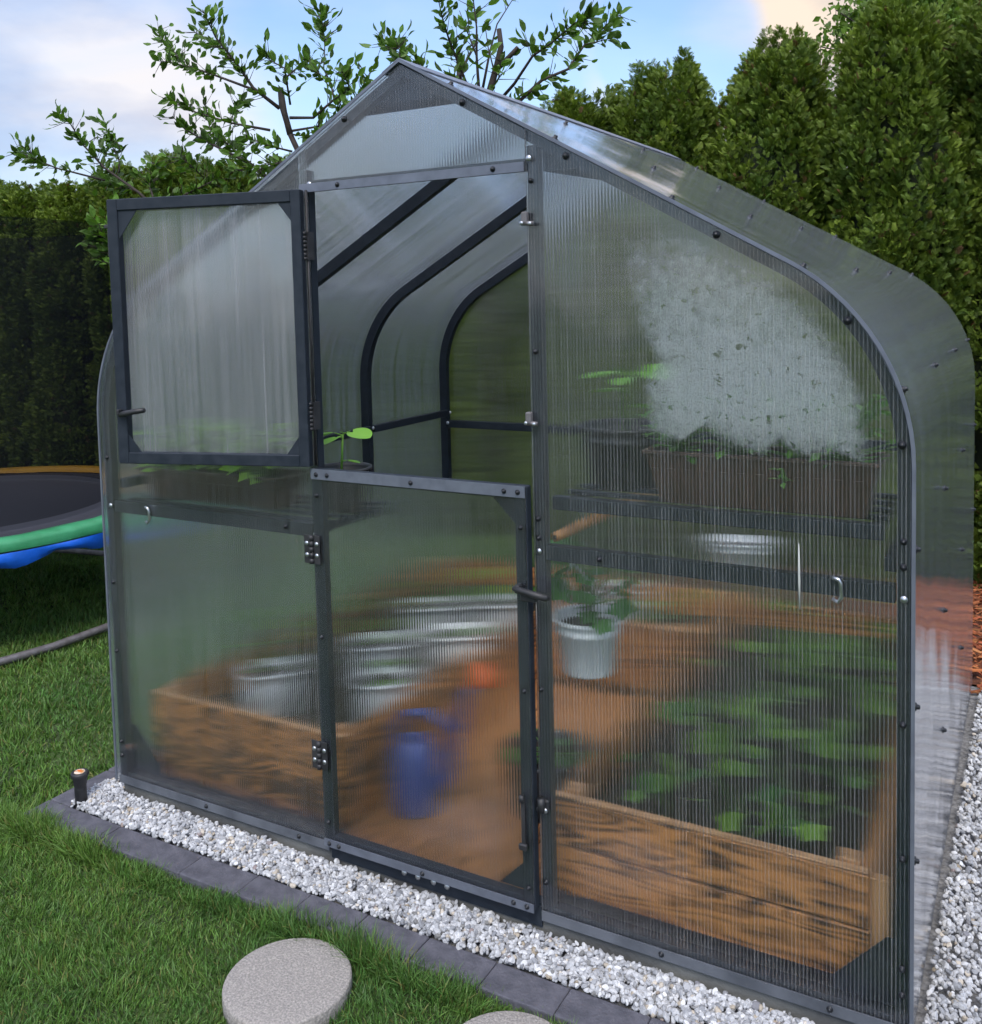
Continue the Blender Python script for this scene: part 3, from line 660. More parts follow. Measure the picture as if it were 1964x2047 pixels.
# front sheets
hp = half(.002, 24)
def front_sheet(x0, z0, lab, sg, y0, y1, yband):
    def top(x): return AZ - .002 / math.cos(AL) - SL * x
    poly = [(x0, z0), (x0, top(x0))] + [(x, z) for x, z in hp if x > x0 + .01 and z > z0] + [(W - .002, z0)]
    if sg < 0: poly = [(-x, z) for x, z in poly][::-1]
    o = build('front_sheet', MB().prism(poly[::-1], y0, y1), PX, gh); o['label'] = lab
front_sheet(XR + .004, -.002, 'tall clear ribbed sheet right of the door', 1, -.0065, -.0005, 0)
front_sheet(-XL + .003, -.004, 'clear ribbed sheet left of the door behind the open window leaf', -1, -.0065, -.0005, 0)
poly = [(XL - .024, 1.955), (XL - .024, AZ - .004 - SL * (-XL + .024)), (0, AZ - .003), (XR + .006, AZ - .004 - SL * (XR + .006)), (XR + .006, 1.955)]
build('gable_sheet', MB().prism(poly[::-1], -.0135, -.0075), PX, gh)
# pale bottom tracks
def track(x0, x1, z0=-.006, z1=.020):
    mb = MB().box(x0, x1, -.0115, -.0070, z0, z1); build('sheet_track', mb, MT['track'], gh)
track(-W + .003, XL - .004); track(XR + .006, W - .003)
mb = MB().box(XL - .001, XR + .003, -.004, .0015, -.030, .026); build('door_sill', mb, S, gh, bevel=.001)
mb = MB().box(XL - .020, XR + .004, -.0185, -.0140, 1.953, 1.977); build('gable_track', mb, MT['trim'], gh)

# bolts: one shape, then copies
mb = MB(); mb.lathe([(.0115, 0), (.0115, .0016), (.0068, .0022), (.0068, .0066), (.0054, .0086), (.0001, .0096)], n=12)
bolt = build('bolt', mb, MT['blackmetal'], gh, local=True)
bolt2 = None
def put_bolt(p, nrm, k=1.0, mat=None):
    global first_bolt
    o = bolt if not first_bolt else bolt.copy()
    if first_bolt: COL.objects.link(o); o.parent = gh
    first_bolt = True
    o.location = Vector(p) - Vector(gh.location)
    o.rotation_euler = Vector(nrm).to_track_quat('Z', 'Y').to_euler(); o.scale = (k * .8, k * .8, k)
    return o
first_bolt = False
for y in (.016, .731, 1.445, 2.132):
    for j in range(8 if y < 2 else 7):
        (x, z), (nx, nz_) = arcpos(.16 + j * .345, -.0078); put_bolt((x, y, z), (nx, 0, nz_))
    if y < 1:
        for j in range(3): (x, z), (nx, nz_) = arcpos(.30 + j * .5, -.0078); put_bolt((-x, y, z), (-nx, 0, nz_))
for s_, sg in [(.22, 1), (.22, -1), (.55, 1), (.98, 1), (1.33, 1), (1.62, 1), (.60, -1)]:
    (x, z), _ = arcpos(s_, .016); put_bolt((sg * x, -.0066 if abs(x) > .37 else -.0136, z), (0, -1, 0))
for z in (1.10, 1.045, .70, .40, .15, .09): put_bolt((1.251, -.0066, z), (0, -1, 0), .8)
for z in (1.13, .70, .46, .09, .14): put_bolt((-1.251, -.0066, z), (0, -1, 0), .8)
for x in (.14 - .36, .32 - .04): put_bolt((x, -.0186, 1.966), (0, -1, 0), .8)
for x, z in ((.382, 1.93), (.384, 1.50), (.380, .62), (.382, 1.07), (.383, 1.02), (.382, .10), (XL - .016, 1.03), (XL - .016, .60), (XL - .016, .08), (.55, .983), (-.47, .968)):
    put_bolt((x, -.0066, z), (0, -1, 0), .8)
for x in (-.85, .70, 1.10, -.46): put_bolt((x, -.0116, .008), (0, -1, 0), .8)
mb = MB(); mb.lathe([(.009, 0), (.009, .001), (.0062, .003), (.0001, .0042)], n=12)
screw = build('shiny_screw', mb, MT['zinc'], gh, local=True); sc0 = False
def put_screw(p, k=1.0, nrm=(0, -1, 0)):
    global sc0
    o = screw if not sc0 else screw.copy()
    if sc0: COL.objects.link(o); o.parent = gh
    sc0 = True; o.location = Vector(p) - Vector(gh.location); o.rotation_euler = Vector(nrm).to_track_quat('Z', 'Y').to_euler(); o.scale = (k, k, k)
for x in (-.075, -.028, .025, .070): put_screw((x, -.0042, -.004))
for p in ((-1.245, -.0068, .966), (XL - .016, -.0068, .955), (XR + .018, -.0068, .985), (1.252, -.0068, .975), (XR + .016, -.0138, 1.985), (-.325, -.0138, 1.975)): put_screw(p, .9)
for p in ((-1.205, 1.44, 1.045), (-1.205, .73, 1.045)): put_screw(p, 1, (1, 0, 0))
put_screw((-1.22, 2.117, .985), 1); put_screw((-1.205, 2.117, 1.04), 1)
# condensation film inside the right sheet
dew = [(.614, 1.782), (.758, 1.800), (.881, 1.745), (.975, 1.685), (1.065, 1.60), (1.131, 1.506), (1.168, 1.415), (1.182, 1.303), (1.17, 1.262), (1.109, 1.282), (1.064, 1.262), (.996, 1.294), (.949, 1.267), (.877, 1.287), (.816, 1.326), (.752, 1.281), (.690, 1.305), (.665, 1.416), (.70, 1.48), (.665, 1.542), (.632, 1.643)]
mb = MB(); cxy = (.92, 1.46)
for k, (s_, c_) in enumerate(((0, 1), (.5, .98), (.70, .95), (.90, .68), (1.08, .0))):
    for x, z in dew:
        zq = cxy[1] + (z - cxy[1]) * s_; cq = c_ * float(np.interp(zq, [1.25, 1.42, 1.8], [1.0, .92, .50]))
        mb.v.append((cxy[0] + (x - cxy[0]) * s_, .0012, zq)); mb.c.append((cq, cq, cq * .999))
m_ = len(dew)
for k in range(4):
    for j in range(m_): mb.f.append((k * m_ + j, k * m_ + (j + 1) % m_, (k + 1) * m_ + (j + 1) % m_, (k + 1) * m_ + j)); mb.sm.append(False)
build('condensation_film', mb, MT['dew'], gh)['label'] = 'whitish patch of condensation inside the right sheet'

# ---- lower door leaf
DX0, DX1, DZ0, DZ1 = XL + .002, XR - .002, .028, 1.156
dl = MB(); yb0, yb1 = -.030, -.004
dl.box(DX0, DX0 + .034, yb0, yb1, DZ0, DZ1, .002); dl.box(DX1 - .034, DX1, yb0, yb1, DZ0, DZ1, .002)
dl.box(DX0 + .034, DX1 - .034, yb0, yb1, DZ0, DZ0 + .034, .002); dl.box(DX0 + .034, DX1 - .034, yb0, yb1, DZ1 - .034, DZ1, .002)
door = build('door_leaf', dl, S, gh)
build('door_sheet', MB().box(DX0 + .002, DX1 - .002, -.037, -.031, DZ0 + .004, DZ1 - .002), PD, door)
build('top_track', MB().box(DX0, DX1, -.0405, -.0375, DZ1 - .028, DZ1 + .002), MT['trim'], door)
build('bottom_track', MB().box(DX0, DX1, -.0405, -.0375, DZ0 - .001, DZ0 + .022), MT['trim'], door)
mb = MB(); g = .085
for sx, cx in ((1, DX0 + .034), (-1, DX1 - .034)):
    for sz, cz in ((1, DZ0 + .034), (-1, DZ1 - .034)):
        if sx > 0: continue
        p = [(cx, cz), (cx + sx * g, cz), (cx, cz + sz * g)]
        build('corner_plate', MB().prism(p if sx * sz < 0 else p[::-1], -.003, -.0005), S, door)
def hinge(parent, x, z, h=.085, w=.058, y=-.0445):
    mb = MB(); mb.box(x - w / 2, x - .007, y, y + .003, z - h / 2, z + h / 2, .001); mb.box(x + .007, x + w / 2, y, y + .003, z - h / 2, z + h / 2, .001)
    for k in range(5):
        z0 = z - h / 2 + k * h / 5; mb.tube([(x, y - .001, z0 + .001), (x, y - .001, z0 + h / 5 - .001)], .0072, 10)
    o = build('hinge', mb, MT['black'], parent); return o
for z in (.921, .304): hinge(door, XL + .000, z)
for z in (.921, .304):
    for dx in (-.018, .018):
        for dz in (-.017, .017): put_screw((XL + dx, -.0452, z + dz), .8)
mb = MB(); hz = .885
mb.tube([(.335, -.060, hz + .012), (.36, -.066, hz + .010), (.40, -.066, hz + .004), (.425, -.060, hz - .002), (.428, -.048, hz - .004)], [.007, .0085, .009, .009, .006], 10)
mb.box(.350, .395, -.058, -.042, hz - .020, hz + .004, .003); mb.box(.338, .352, -.066, -.042, hz + .0, hz + .022, .003)
build('handle', mb, MT['black'], door)
mb = MB(); mb.box(.332, .344, -.046, -.041, .20, .335, .002); mb.box(.326, .350, -.052, -.042, .196, .214, .003); mb.tube([(.338, -.05, .33), (.338, -.05, .345)], .007, 8)
build('latch_bar', mb, MT['black'], door)
mb = MB(); mb.box(.362, .400, -.018, -.008, .296, .330, .005); mb.tube([(.381, -.022, .300), (.381, -.022, .334)], .010, 10); build('latch_keeper', mb, MT['black'], gh)
for x in (.372, .390): put_screw((x, -.019, .302), .8)
for x, z in ((DX0 + .02, DZ1 - .014), (DX0 + .06, DZ1 - .014), ((DX0 + DX1) / 2, DZ1 - .014), (DX1 - .06, DZ1 - .014), (DX1 - .02, DZ1 - .014)): put_bolt((x, -.0406, z), (0, -1, 0), .75)
for x, z in ((DX0 + .02, DZ0 + .01), (DX0 + .055, DZ0 + .01), ((DX0 + DX1) / 2, DZ0 + .01), (DX1 - .06, DZ0 + .012), (DX1 - .02, DZ0 + .012)): put_bolt((x, -.0406, z), (0, -1, 0), .75)
for z in (1.08, .66, .10): put_bolt((DX0 + .016, -.0371, z), (0, -1, 0), .75)
for z in (1.05, .62, .09): put_bolt((DX1 - .016, -.0371, z), (0, -1, 0), .75)
for z, h in ((1.83, .0), (1.325, 0)):
    mb = MB(); mb.box(.362, .378, -.030, -.012, z - .008, z + .022, .003); mb.tube([(.360, -.024, z - .006), (.392, -.020, z - .008)], .006, 8); build('window_catch', mb, MT['galv'], gh)
    put_screw((.364, -.030, z - .006), .55); put_screw((.386, -.028, z - .008), .55)

# ---- open upper window leaf, swung out over the left sheet
HX, HY = XL + .010, -.030
FE = np.array([-.930, -.200]); va = math.atan2(FE[1] - HY, FE[0] - HX)      # direction from hinge to free edge
LW, LZ0, LZ1 = math.hypot(FE[0] - HX, FE[1] - HY), 1.166, 1.958
T = (math.cos(va), math.sin(va), 0)
PW = polycarb('flute_sheet_window', T, veil=.10, amp=.09, jit=.16, veilcol=(.86, .86, .93), stripe=.08)
def leaf(mb): return mb.rot(va, (HX, HY))          # built along +x from the hinge, outward face at +y after the turn
def lb(mb, u0, u1, d0, d1, z0, z1, bev=.002): return mb.box(HX + u0, HX + u1, HY + d0, HY + d1, z0, z1, bev)
# after a turn of about 195 degrees local +y points to the viewer's side
mb = MB(); t = .034
lb(mb, 0.004, t, 0, .028, LZ0, LZ1); lb(mb, LW - t, LW, 0, .028, LZ0, LZ1); lb(mb, t, LW - t, 0, .028, LZ0, LZ0 + t); lb(mb, t, LW - t, 0, .028, LZ1 - t, LZ1)
wl = build('window_leaf', leaf(mb), S, gh)
mb = MB(); lb(mb, .004, LW - .002, -.007, -.001, LZ0 + .002, LZ1 - .002, 0); build('window_sheet', leaf(mb), PW, wl)
mb = MB(); g = .055
for su, cu in ((1, t), (-1, LW - t)):
    for sz, cz in ((1, LZ0 + t), (-1, LZ1 - t)):
        gg = .085 if (su < 0 and sz < 0) else g
        p = [(HX + cu, cz), (HX + cu + su * gg * .75, cz), (HX + cu, cz + sz * gg)]
        build('corner_plate', leaf(MB().prism(p if su * sz < 0 else p[::-1], HY + .020, HY + .023)), S, wl)
mb = MB(); lb(mb, LW - .022, LW - .012, .028, .05, LZ0 + .15, LZ0 + .166, .002)
mb.tube([(HX + LW - .018, HY + .038, LZ0 + .150), (HX + LW - .07, HY + .055, LZ0 + .160), (HX + LW - .115, HY + .06, LZ0 + .166)], [.0085, .0085, .0075], 10)
build('stay_arm', leaf(mb), MT['black'], wl)
mb = MB(); lb(mb, LW + .001, LW + .008, .004, .020, LZ1 - .17, LZ1 - .085, .002); lb(mb, LW + .001, LW + .020, .006, .018, LZ1 - .085, LZ1 - .073, .002); build('catch_hook', leaf(mb), MT['black'], wl)
for z in (1.80, 1.31):
    mb = MB()
    for k in range(7): mb.tube([(HX - .004, HY - .006, z - .042 + k * .012), (HX - .004, HY - .006, z - .032 + k * .012)], .0075, 10)
    mb.box(HX - .010, HX + .006, HY - .002, HY + .026, z - .04, z + .04); build('hinge', mb, MT['black'], wl)
mb = MB(); mb.tube([(HX + .0, HY + .005, LZ0), (HX + .0, HY + .005, LZ1)], .004, 8); build('hinge_rod', mb, MT['black'], wl)

# ---- floor inside
mb = MB()
for k in range(5):
    x0 = -.37 + k * .143; mb.box(x0, x0 + .139, .06, 1.44, -.03, -.004 + (k % 2) * .0015, .003)
fl = build('floor_board', mb, MT['floor']); tag(fl, None, None, None, 'structure'); fl.name = 'floor'

# ------------------------------------------------------------------ raised beds
def raised_bed(name, x0, x1, y0, y1, h, lab, soil_z):
    t = thing(name, lab, 'raised bed', ((x0 + x1) / 2, (y0 + y1) / 2, 0))
    b = .026
    for k in range(2):
        z0 = .004 + k * (h / 2); z1 = z0 + h / 2 - .006
        build('front_board', MB().box(x0, x1, y0, y0 + b, z0, z1, .003), MT['woodx'], t)
        build('back_board', MB().box(x0, x1, y1 - b, y1, z0, z1, .003), MT['woodx'], t)
        build('side_board', MB().box(x0, x0 + b, y0 + b, y1 - b, z0, z1, .003), MT['woody'], t)
        build('side_board', MB().box(x1 - b, x1, y0 + b, y1 - b, z0, z1, .003), MT['woody'], t)
    build('top_edge', MB().box(x0 + .002, x1 - .002, y0 + .001, y0 + b - .001, h + .001, h + .005, .001), MT['woodtop'], t)
    for px, py in ((x0 + b, y0 + b), (x1 - b - .05, y0 + b), (x0 + b, y1 - b - .05), (x1 - b - .05, y1 - b - .05)):
        build('corner_post', MB().box(px, px + .05, py, py + .05, -.02, h + .014, .003), MT['woodz'], t)
    mb = MB(); nx, ny = 14, 24; X = np.linspace(x0 + b, x1 - b, nx); Y = np.linspace(y0 + b, y1 - b, ny); r = random.Random(int(x0 * 100))
    vs = [(x, y, soil_z + r.uniform(-.012, .016)) for y in Y for x in X]
    mb.add(vs, [(j * nx + i, j * nx + i + 1, (j + 1) * nx + i + 1, (j + 1) * nx + i) for j in range(ny - 1) for i in range(nx - 1)], True)
    build('soil', mb, MT['soil'], t)
    return t
BH = .272
rb = raised_bed('raised_bed', .345, 1.165, .115, 2.06, BH, 'wooden raised bed full of leafy plants on the right of the greenhouse', .165)
build('corner_strip', MB().box(1.167, 1.205, .13, .158, .02, BH - .012, .002), MT['woodz'], rb)
raised_bed('raised_bed', -1.200, -.362, .095, 2.06, .288, 'wooden raised bed holding white buckets on the left of the greenhouse', .165)
raised_bed('raised_bed', -.358, .341, 1.47, 2.06, .288, 'short wooden raised bed closing the aisle at the back of the greenhouse', .165)

# ------------------------------------------------------------------ plants
def leafy(name, lab, cat, base, n, hmin, hmax, lsize, spread, group, tpl='broad', cols=((.045, .14, .024), (.20, .37, .045)), seed=0, parent_mat=None, lean=None):
    r = np.random.default_rng(seed)
    t = thing(name, lab, cat, base, group)
    st = MB(); pos = []; Z = []; top0 = np.array(base)
    for i in range(n):
        a = r.uniform(0, 6.28); h = r.uniform(hmin, hmax); rad = spread * math.sqrt(r.uniform(.05, 1))
        tip = top0 + np.array([rad * math.cos(a), rad * math.sin(a), h])
        mid = top0 + np.array([rad * .35 * math.cos(a), rad * .35 * math.sin(a), h * .72])
        st.tube([tuple(top0), tuple(mid), tuple(tip)], [.0035, .0028, .0018], 5)
        pos.append(tip); Z.append([math.cos(a), math.sin(a), r.uniform(-.5, .5)])
    pos = np.array(pos); Z = np.array(Z)
    tv, tf = {'broad': LEAF_BROAD, 'long': LEAF_LONG, 'small': LEAF_SMALL}[tpl]
    # face up: local Y (leaf normal side) spun so the blade lies open to the sky
    Zn = Z / np.linalg.norm(Z, axis=1, keepdims=True); up = np.array([[0, 0, 1.]]) + r.normal(0, .35, (n, 3))
    X = np.cross(up, Zn); X /= np.linalg.norm(X, axis=1, keepdims=True); Y = np.cross(Zn, X)
    Rm = np.stack([X, Y, Zn], axis=2)
    f = r.uniform(0, 1, (n, 1)); c = np.array([cols[0]]) * (1 - f) + np.array([cols[1]]) * f; c *= r.uniform(.75, 1.25, (n, 1))
    V, F, C = scatter(tv, tf, pos, Rm, r.uniform(.7, 1.25, n) * lsize, c)
    st.c = [(.10, .22, .05)] * len(st.v)
    build('stem', st, MT['leaf'], t)
    build_np('leaves', V, F, C, MT['leaf'], t, smooth=True)
    return t
k = 0
spots = [(.60, .33), (.80, .30), (.98, .33), (.66, .66), (.83, .60), (.99, .70), (.62, 1.02), (.80, .98), (.98, 1.06), (.62, 1.40), (.82, 1.36), (.99, 1.50), (.66, 1.78), (.96, 1.84)]
rowname = ['nearest the front board', 'second row', 'third row', 'fourth row', 'back row']
side = ['beside the aisle', 'in the middle', 'beside the right wall']
for k, (x, y) in enumerate(spots):
    rr, cc_ = (k // 3, k % 3) if k < 12 else (4, 0 if k == 12 else 2)
    leafy('cucumber_plant', f'broad leaved plant in the right raised bed, {rowname[rr]}, {side[cc_]}', 'plant', (x, y, .165), 6 + k % 3 * 2, .03, .22, .088, .12,
          'broad leaved plants in the right bed', seed=k + 20)
for k, (x, y) in enumerate([(.08, 1.66), (-1.04, .62), (-1.02, 1.30), (-.62, 1.66)]):
    leafy('cucumber_plant', ['young broad leaved plant in the short back bed', 'young broad leaved plant at the left wall in the front half of the left bed',
          'young broad leaved plant at the left wall in the back half of the left bed', 'young broad leaved plant at the far end of the left bed'][k], 'plant', (x, y, .165), 9, .05, .2, .10, .13,
          'broad leaved plants among the buckets', seed=k + 60)
def pot(name, lab, cat, c, r0, r1, h, mat, group=None, rim=.008, soil=.8, rings=True):
    t = thing(name, lab, cat, c, group)
    prof = [(.001, 0), (r0, 0), (r0 + .004, .006), (r0 + (r1 - r0) * .72, h * .72)]
    if rings: prof += [(r0 + (r1 - r0) * .725 + .003, h * .725), (r0 + (r1 - r0) * .80 + .003, h * .80), (r0 + (r1 - r0) * .82, h * .815)]
    prof += [(r1 - .002, h * .93), (r1 + rim, h * .935), (r1 + rim, h), (r1 - .001, h), (r1 - .004, h * .93), (r1 * .93, h * soil), (.001, h * soil)]
    build('body', MB().lathe(prof, c, 36), mat, t)
    mb = MB().lathe([(r1 * .93, 0), (r1 * .5, .006), (.001, .004)], (c[0], c[1], c[2] + h * soil + .002), 24)
    build('soil', mb, MT['soil'], t); return t
bk = [(-.886, .36, 'farthest left behind the front board of the left bed'), (-.47, .47, 'at the aisle edge near the front of the left bed'), (-.69, .76, 'in the middle of the left bed'),
      (-.47, .98, 'at the aisle edge halfway along the left bed'), (-.74, 1.24, 'towards the back wall side of the left bed'), (-.49, 1.40, 'at the aisle edge at the back of the left bed'),
      (-.14, 1.78, 'in the short back bed')]
for i, (x, y, lb_) in enumerate(bk):
    big = i == 7
    pot('bucket', 'round white bucket ' + lb_, 'bucket', (x, y, .172), .072 if not big else .10, .092 if not big else .13, (.165 if not big else .38), MT['whitepot'], 'white buckets in the beds', soil=.86, rings=False)
    leafy('potted_plant', 'plant in the white bucket ' + lb_, 'plant', (x, y,   .172 + (.135 if not big else .32)), 5, .02, .06, .06, .05, 'plants in the white buckets', seed=i + 90)

# hanging white pot
hc = (.432, .185, .612)
pot('hanging_pot', 'white plastic flower pot hanging close behind the right sheet by the door post', 'pot', hc, .064, .090, .155, MT['whitepot'], soil=.8)
for a, b in (((.36, .12, .766), (.47, .05, .962)), ((.54, .18, .766), (.47, .05, .962)), ((.42, .285, .766), (.47, .05, .962))):
    pass
hp_ = bpy.data.objects['hanging_pot']
mb = MB(); apex = (.458, .034, .958)
for q in ((.346, .15, .766), (.522, .20, .766), (.42, .270, .766)): mb.tube([q, apex], .0016, 5)
build('hanger_wire', mb, MT['zinc'], hp_)
leafy('potted_plant', 'bushy green plant in the hanging white pot', 'plant', (.432, .185, .735), 26, .05, .20, .085, .10, None, seed=5, cols=((.05, .17, .04), (.08, .23, .05)))

h2c = (.51, 1.445, .555)
pot('hanging_pot', 'small white pot hanging at the back above the right bed behind the crossbar', 'pot', h2c, .062, .085, .135, MT['whitepot'], soil=.8)
mb = MB()
for q in ((.43, 1.445, .688), (.55, 1.375, .688), (.55, 1.515, .688)): mb.tube([q, (.51, 1.446, .86), (.51, 1.446, 1.925)], .0014, 5)
build('hanger_wire', mb, MT['zinc'], bpy.data.objects['hanging_pot.001'])
# dark pots on the shelves and on the floor
pot('plant_pot', 'black plastic pot with a seedling in the open doorway on the left shelf', 'pot', (-.405, .20, .985), .062, .082, .135, MT['black'], 'black plant pots', rings=False)
sp = leafy('seedling', 'bright green seedling in the black pot in the open doorway', 'plant', (-.408, .19, 1.09), 1, .02, .03, .02, .01, None, seed=3, cols=((.16, .36, .04), (.2, .42, .05)))
def upright_plant(t, base, H, leaves, lsize, seed, cols):
    r = np.random.default_rng(seed); base = np.array(base)
    for ch in list(t.children): bpy.data.objects.remove(ch)
    st = MB(); st.tube([tuple(base), tuple(base + [.006, 0, H * .5]), tuple(base + [.012, 0, H])], [.004, .0035, .003], 6)
    pos = []; Zs = []
    for a, hh, ln in leaves:
        p0 = base + [.012 * hh, 0, H * hh]; d = np.array([math.cos(a), math.sin(a), .35]); p1 = p0 + d * ln * .35
        st.tube([tuple(p0), tuple(p1)], [.0022, .0016], 5); pos.append(p1); Zs.append([math.cos(a), math.sin(a), -.12])
    pos = np.array(pos); Z = np.array(Zs); n = len(pos); Zn = Z / np.linalg.norm(Z, axis=1, keepdims=True)
    up = np.array([[0, 0, 1.]]) + r.normal(0, .2, (n, 3)); X = np.cross(up, Zn); X /= np.linalg.norm(X, axis=1, keepdims=True); Y = np.cross(Zn, X)
    c = np.array([cols]) * r.uniform(.85, 1.2, (n, 1)); st.c = [(.2, .4, .07)] * len(st.v)
    V, F, C = scatter(LEAF_HEART[0] * [.78, 1, 1], LEAF_HEART[1], pos, np.stack([X, Y, Zn], 2), np.array([l[2] for l in leaves]) * lsize, c)
    build('stem', st, MT['leaf'], t); build_np('leaves', V, F, C, MT['leaf'], t, smooth=True)
upright_plant(sp, (-.408, .19, 1.09), .135, [(-2.5, .97, .075), (-.2, 1.0, .095), (-1.4, .9, .085), (2.0, .95, .06), (.1, .35, .05)], 1.0, 4, (.17, .38, .05))
pot('plant_pot', 'large black round pot with a seedling on the right shelf beside the brown planter', 'pot', (.505, .30, 1.112), .095, .125, .17, MT['black'], 'black plant pots', rings=True)
s2 = thing('seedling', 'light green seedling in the large black pot behind the right sheet', 'plant', (.505, .30, 1.25))
upright_plant(s2, (.505, .30, 1.25), .17, [(-2.5, .97, .10), (-.2, 1.0, .11), (-1.4, .9, .09), (2.0, .95, .10), (.1, .45, .07), (3.1, .7, .08)], 1.0, 8, (.16, .36, .05))
pot('plant_pot', 'black pot of low greenery standing on the floor boards near the watering can', 'pot', (.145, .50, .004), .105, .14, .19, MT['black'], 'black plant pots', rings=False)
leafy('potted_plant', 'low green plant in the black pot on the floor', 'plant', (.145, .50, .16), 18, .01, .06, .06, .10, None, seed=31, cols=((.04, .12, .03), (.07, .17, .04)))

# shelves and long planters
def shelf(x0, x1, y0, y1, z, lab):
    t = thing('shelf', lab, 'shelf', ((x0 + x1) / 2, (y0 + y1) / 2, z - .034), 'shelves across the front of the greenhouse')
    build('front_rail', MB().box(x0, x1, y0, y0 + .028, z - .034, z, .002), S, t)
    mb = MB()
    for k in range(1, 5):
        y = y0 + .028 + (y1 - y0 - .03) * k / 4.0; mb.box(x0, x1, y - .014, y + .006, z - .012, z - .001, .002)
    build('slats', mb, S, t)
    for x in (x0 + .01, x1 - .035): build('bracket', MB().box(x, x + .025, y0 + .029, y1, z - .034, z - .013, .002), S, t)
shelf(.402, 1.205, .034, .40, 1.122, 'dark steel shelf behind the right sheet carrying the long brown planter')
shelf(-1.205, -.345, .034, .34, .986, 'dark steel shelf behind the left sheet carrying a planter and a black pot')
def planter(x0, x1, y0, y1, z0, z1, lab):
    t = thing('planter_box', lab, 'planter', ((x0 + x1) / 2, (y0 + y1) / 2, z0), 'long brown planters on the shelves')
    mb = MB(); i = .028; n = 24
    b = [(x0 + i, y0 + i), (x1 - i, y0 + i), (x1 - i, y1 - i), (x0 + i, y1 - i)]; tp = [(x0, y0), (x1, y0), (x1, y1), (x0, y1)]
    # ribbed front: alternate panels stand slightly proud
    vs = [(x, y, z0) for x, y in b] + [(x, y, z1) for x, y in tp]
    mb.add(vs, [(3, 2, 1, 0), (0, 1, 5, 4), (1, 2, 6, 5), (2, 3, 7, 6), (3, 0, 4, 7)])
    for k in range(0, n, 2):
        u0, u1 = (k + .1) / n, (k + .9) / n; f = lambda u, w_: (x0 + i * (1 - w_) + (x1 - x0 - 2 * i * (1 - w_)) * u, y0 + i * (1 - w_) - .003, z0 + (z1 - z0) * w_)
        q = [f(u0, .03), f(u1, .03), f(u1, .72), f(u0, .72)]; q2 = [(x, y + .0025, z) for x, y, z in q]
        mb.add(q + q2, [(0, 1, 2, 3), (0, 4, 5, 1), (1, 5, 6, 2), (2, 6, 7, 3), (3, 7, 4, 0)])
    build('body', mb, MT['brownpot'], t)
    e_ = .009; mb = MB(); mb.box(x0 - e_, x1 + e_, y0 - e_, y0 + .006, z1, z1 + .010, .002); mb.box(x0 - e_, x1 + e_, y1 - .006, y1 + e_, z1, z1 + .010, .002)
    mb.box(x0 - e_, x0 + .006, y0 + .006, y1 - .006, z1, z1 + .010, .002); mb.box(x1 - .006, x1 + e_, y0 + .006, y1 - .006, z1, z1 + .010, .002)
    build('rim', mb, MT['brownpot'], t)
    build('soil', MB().box(x0 + .008, x1 - .008, y0 + .008, y1 - .008, z1 - .03, z1 - .018), MT['soil'], t)
planter(.655, 1.190, .050, .205, 1.124, 1.246, 'long brown plastic planter with herbs on the right shelf')
planter(-1.165, -.560, .060, .22, .988, 1.085, 'long brown plastic planter with lettuce on the left shelf')
hx = [(.72, 'at its left end'), (.86, 'second from its left end'), (1.0, 'third from its left end'), (1.12, 'at its right end')]
for i, (x, lb_) in enumerate(hx):
    leafy('herb_plant', 'leafy herb in the right brown planter, ' + lb_, 'plant', (x, .125, 1.225), 80, .02, .17, .036, .085, 'herbs in the right planter', 'small', ((.05, .15, .02), (.14, .32, .04)), seed=i + 130)
leafy('herb_plant', 'small sprig hanging over the front rim of the right brown planter', 'plant', (.99, .036, 1.232), 8, -.03, .015, .022, .022, None, 'small', ((.10, .24, .05), (.16, .34, .08)), seed=144)
for i, (x, lb_) in enumerate([(-1.05, 'at its left end'), (-.87, 'in its middle'), (-.68, 'at its right end')]):
    leafy('lettuce_plant', 'bright green lettuce in the left brown planter, ' + lb_, 'plant', (x, .14, 1.065), 80, .02, .17, .06, .11, 'lettuce in the left planter', 'small', ((.16, .36, .03), (.28, .50, .06)), seed=i + 150)

# watering can
def watering_can(c, ang):
    t = thing('watering_can', 'blue plastic watering can with an orange rose standing on the floor boards', 'watering can', (c[0], c[1], 0))
    x, y, _ = c
    mb = MB(); mb.lathe([(.001, .001), (.070, .001), (.076, .008), (.079, .09), (.078, .17), (.072, .20), (.058, .225), (.050, .235), (.040, .236), (.038, .23), (.036, .19), (.001, .185)], (x, y, 0), 30, 1.0, .92)
    mb.tube([(x + .05, y + .01, .045), (x + .105, y + .03, .12), (x + .135, y + .045, .25), (x + .165, y + .055, .385), (x + .185, y + .062, .42)], [.024, .019, .014, .012, .012], 12)
    build('body', mb, MT['blue'], t)
    mb = MB(); mb.tube([(x - .06, y, .19), (x - .065, y, .26), (x - .03, y + .005, .31), (x + .03, y + .01, .325), (x + .085, y + .025, .30), (x + .135, y + .042, .262)], .012, 10); build('handle', mb, MT['blue'], t)
    mb = MB(); p = Vector((x + .182, y + .061, .414)); d = Vector((.72, .22, .62)).normalized()
    mb.tube([p, p + d * .028, p + d * .060, p + d * .072, p + d * .073], [.014, .026, .046, .047, .002], 20); build('rose', mb, MT['orange'], t)
    mb = MB().lathe([(.037, 0), (.001, .0)], (x, y, .2), 20); build('water', mb, MT['black'], t)  # black disc paints the dark inside of the fill opening
watering_can((-.235, .30, 0), 0)
bpy.data.objects['watering_can'].scale = (1, 1, 1)

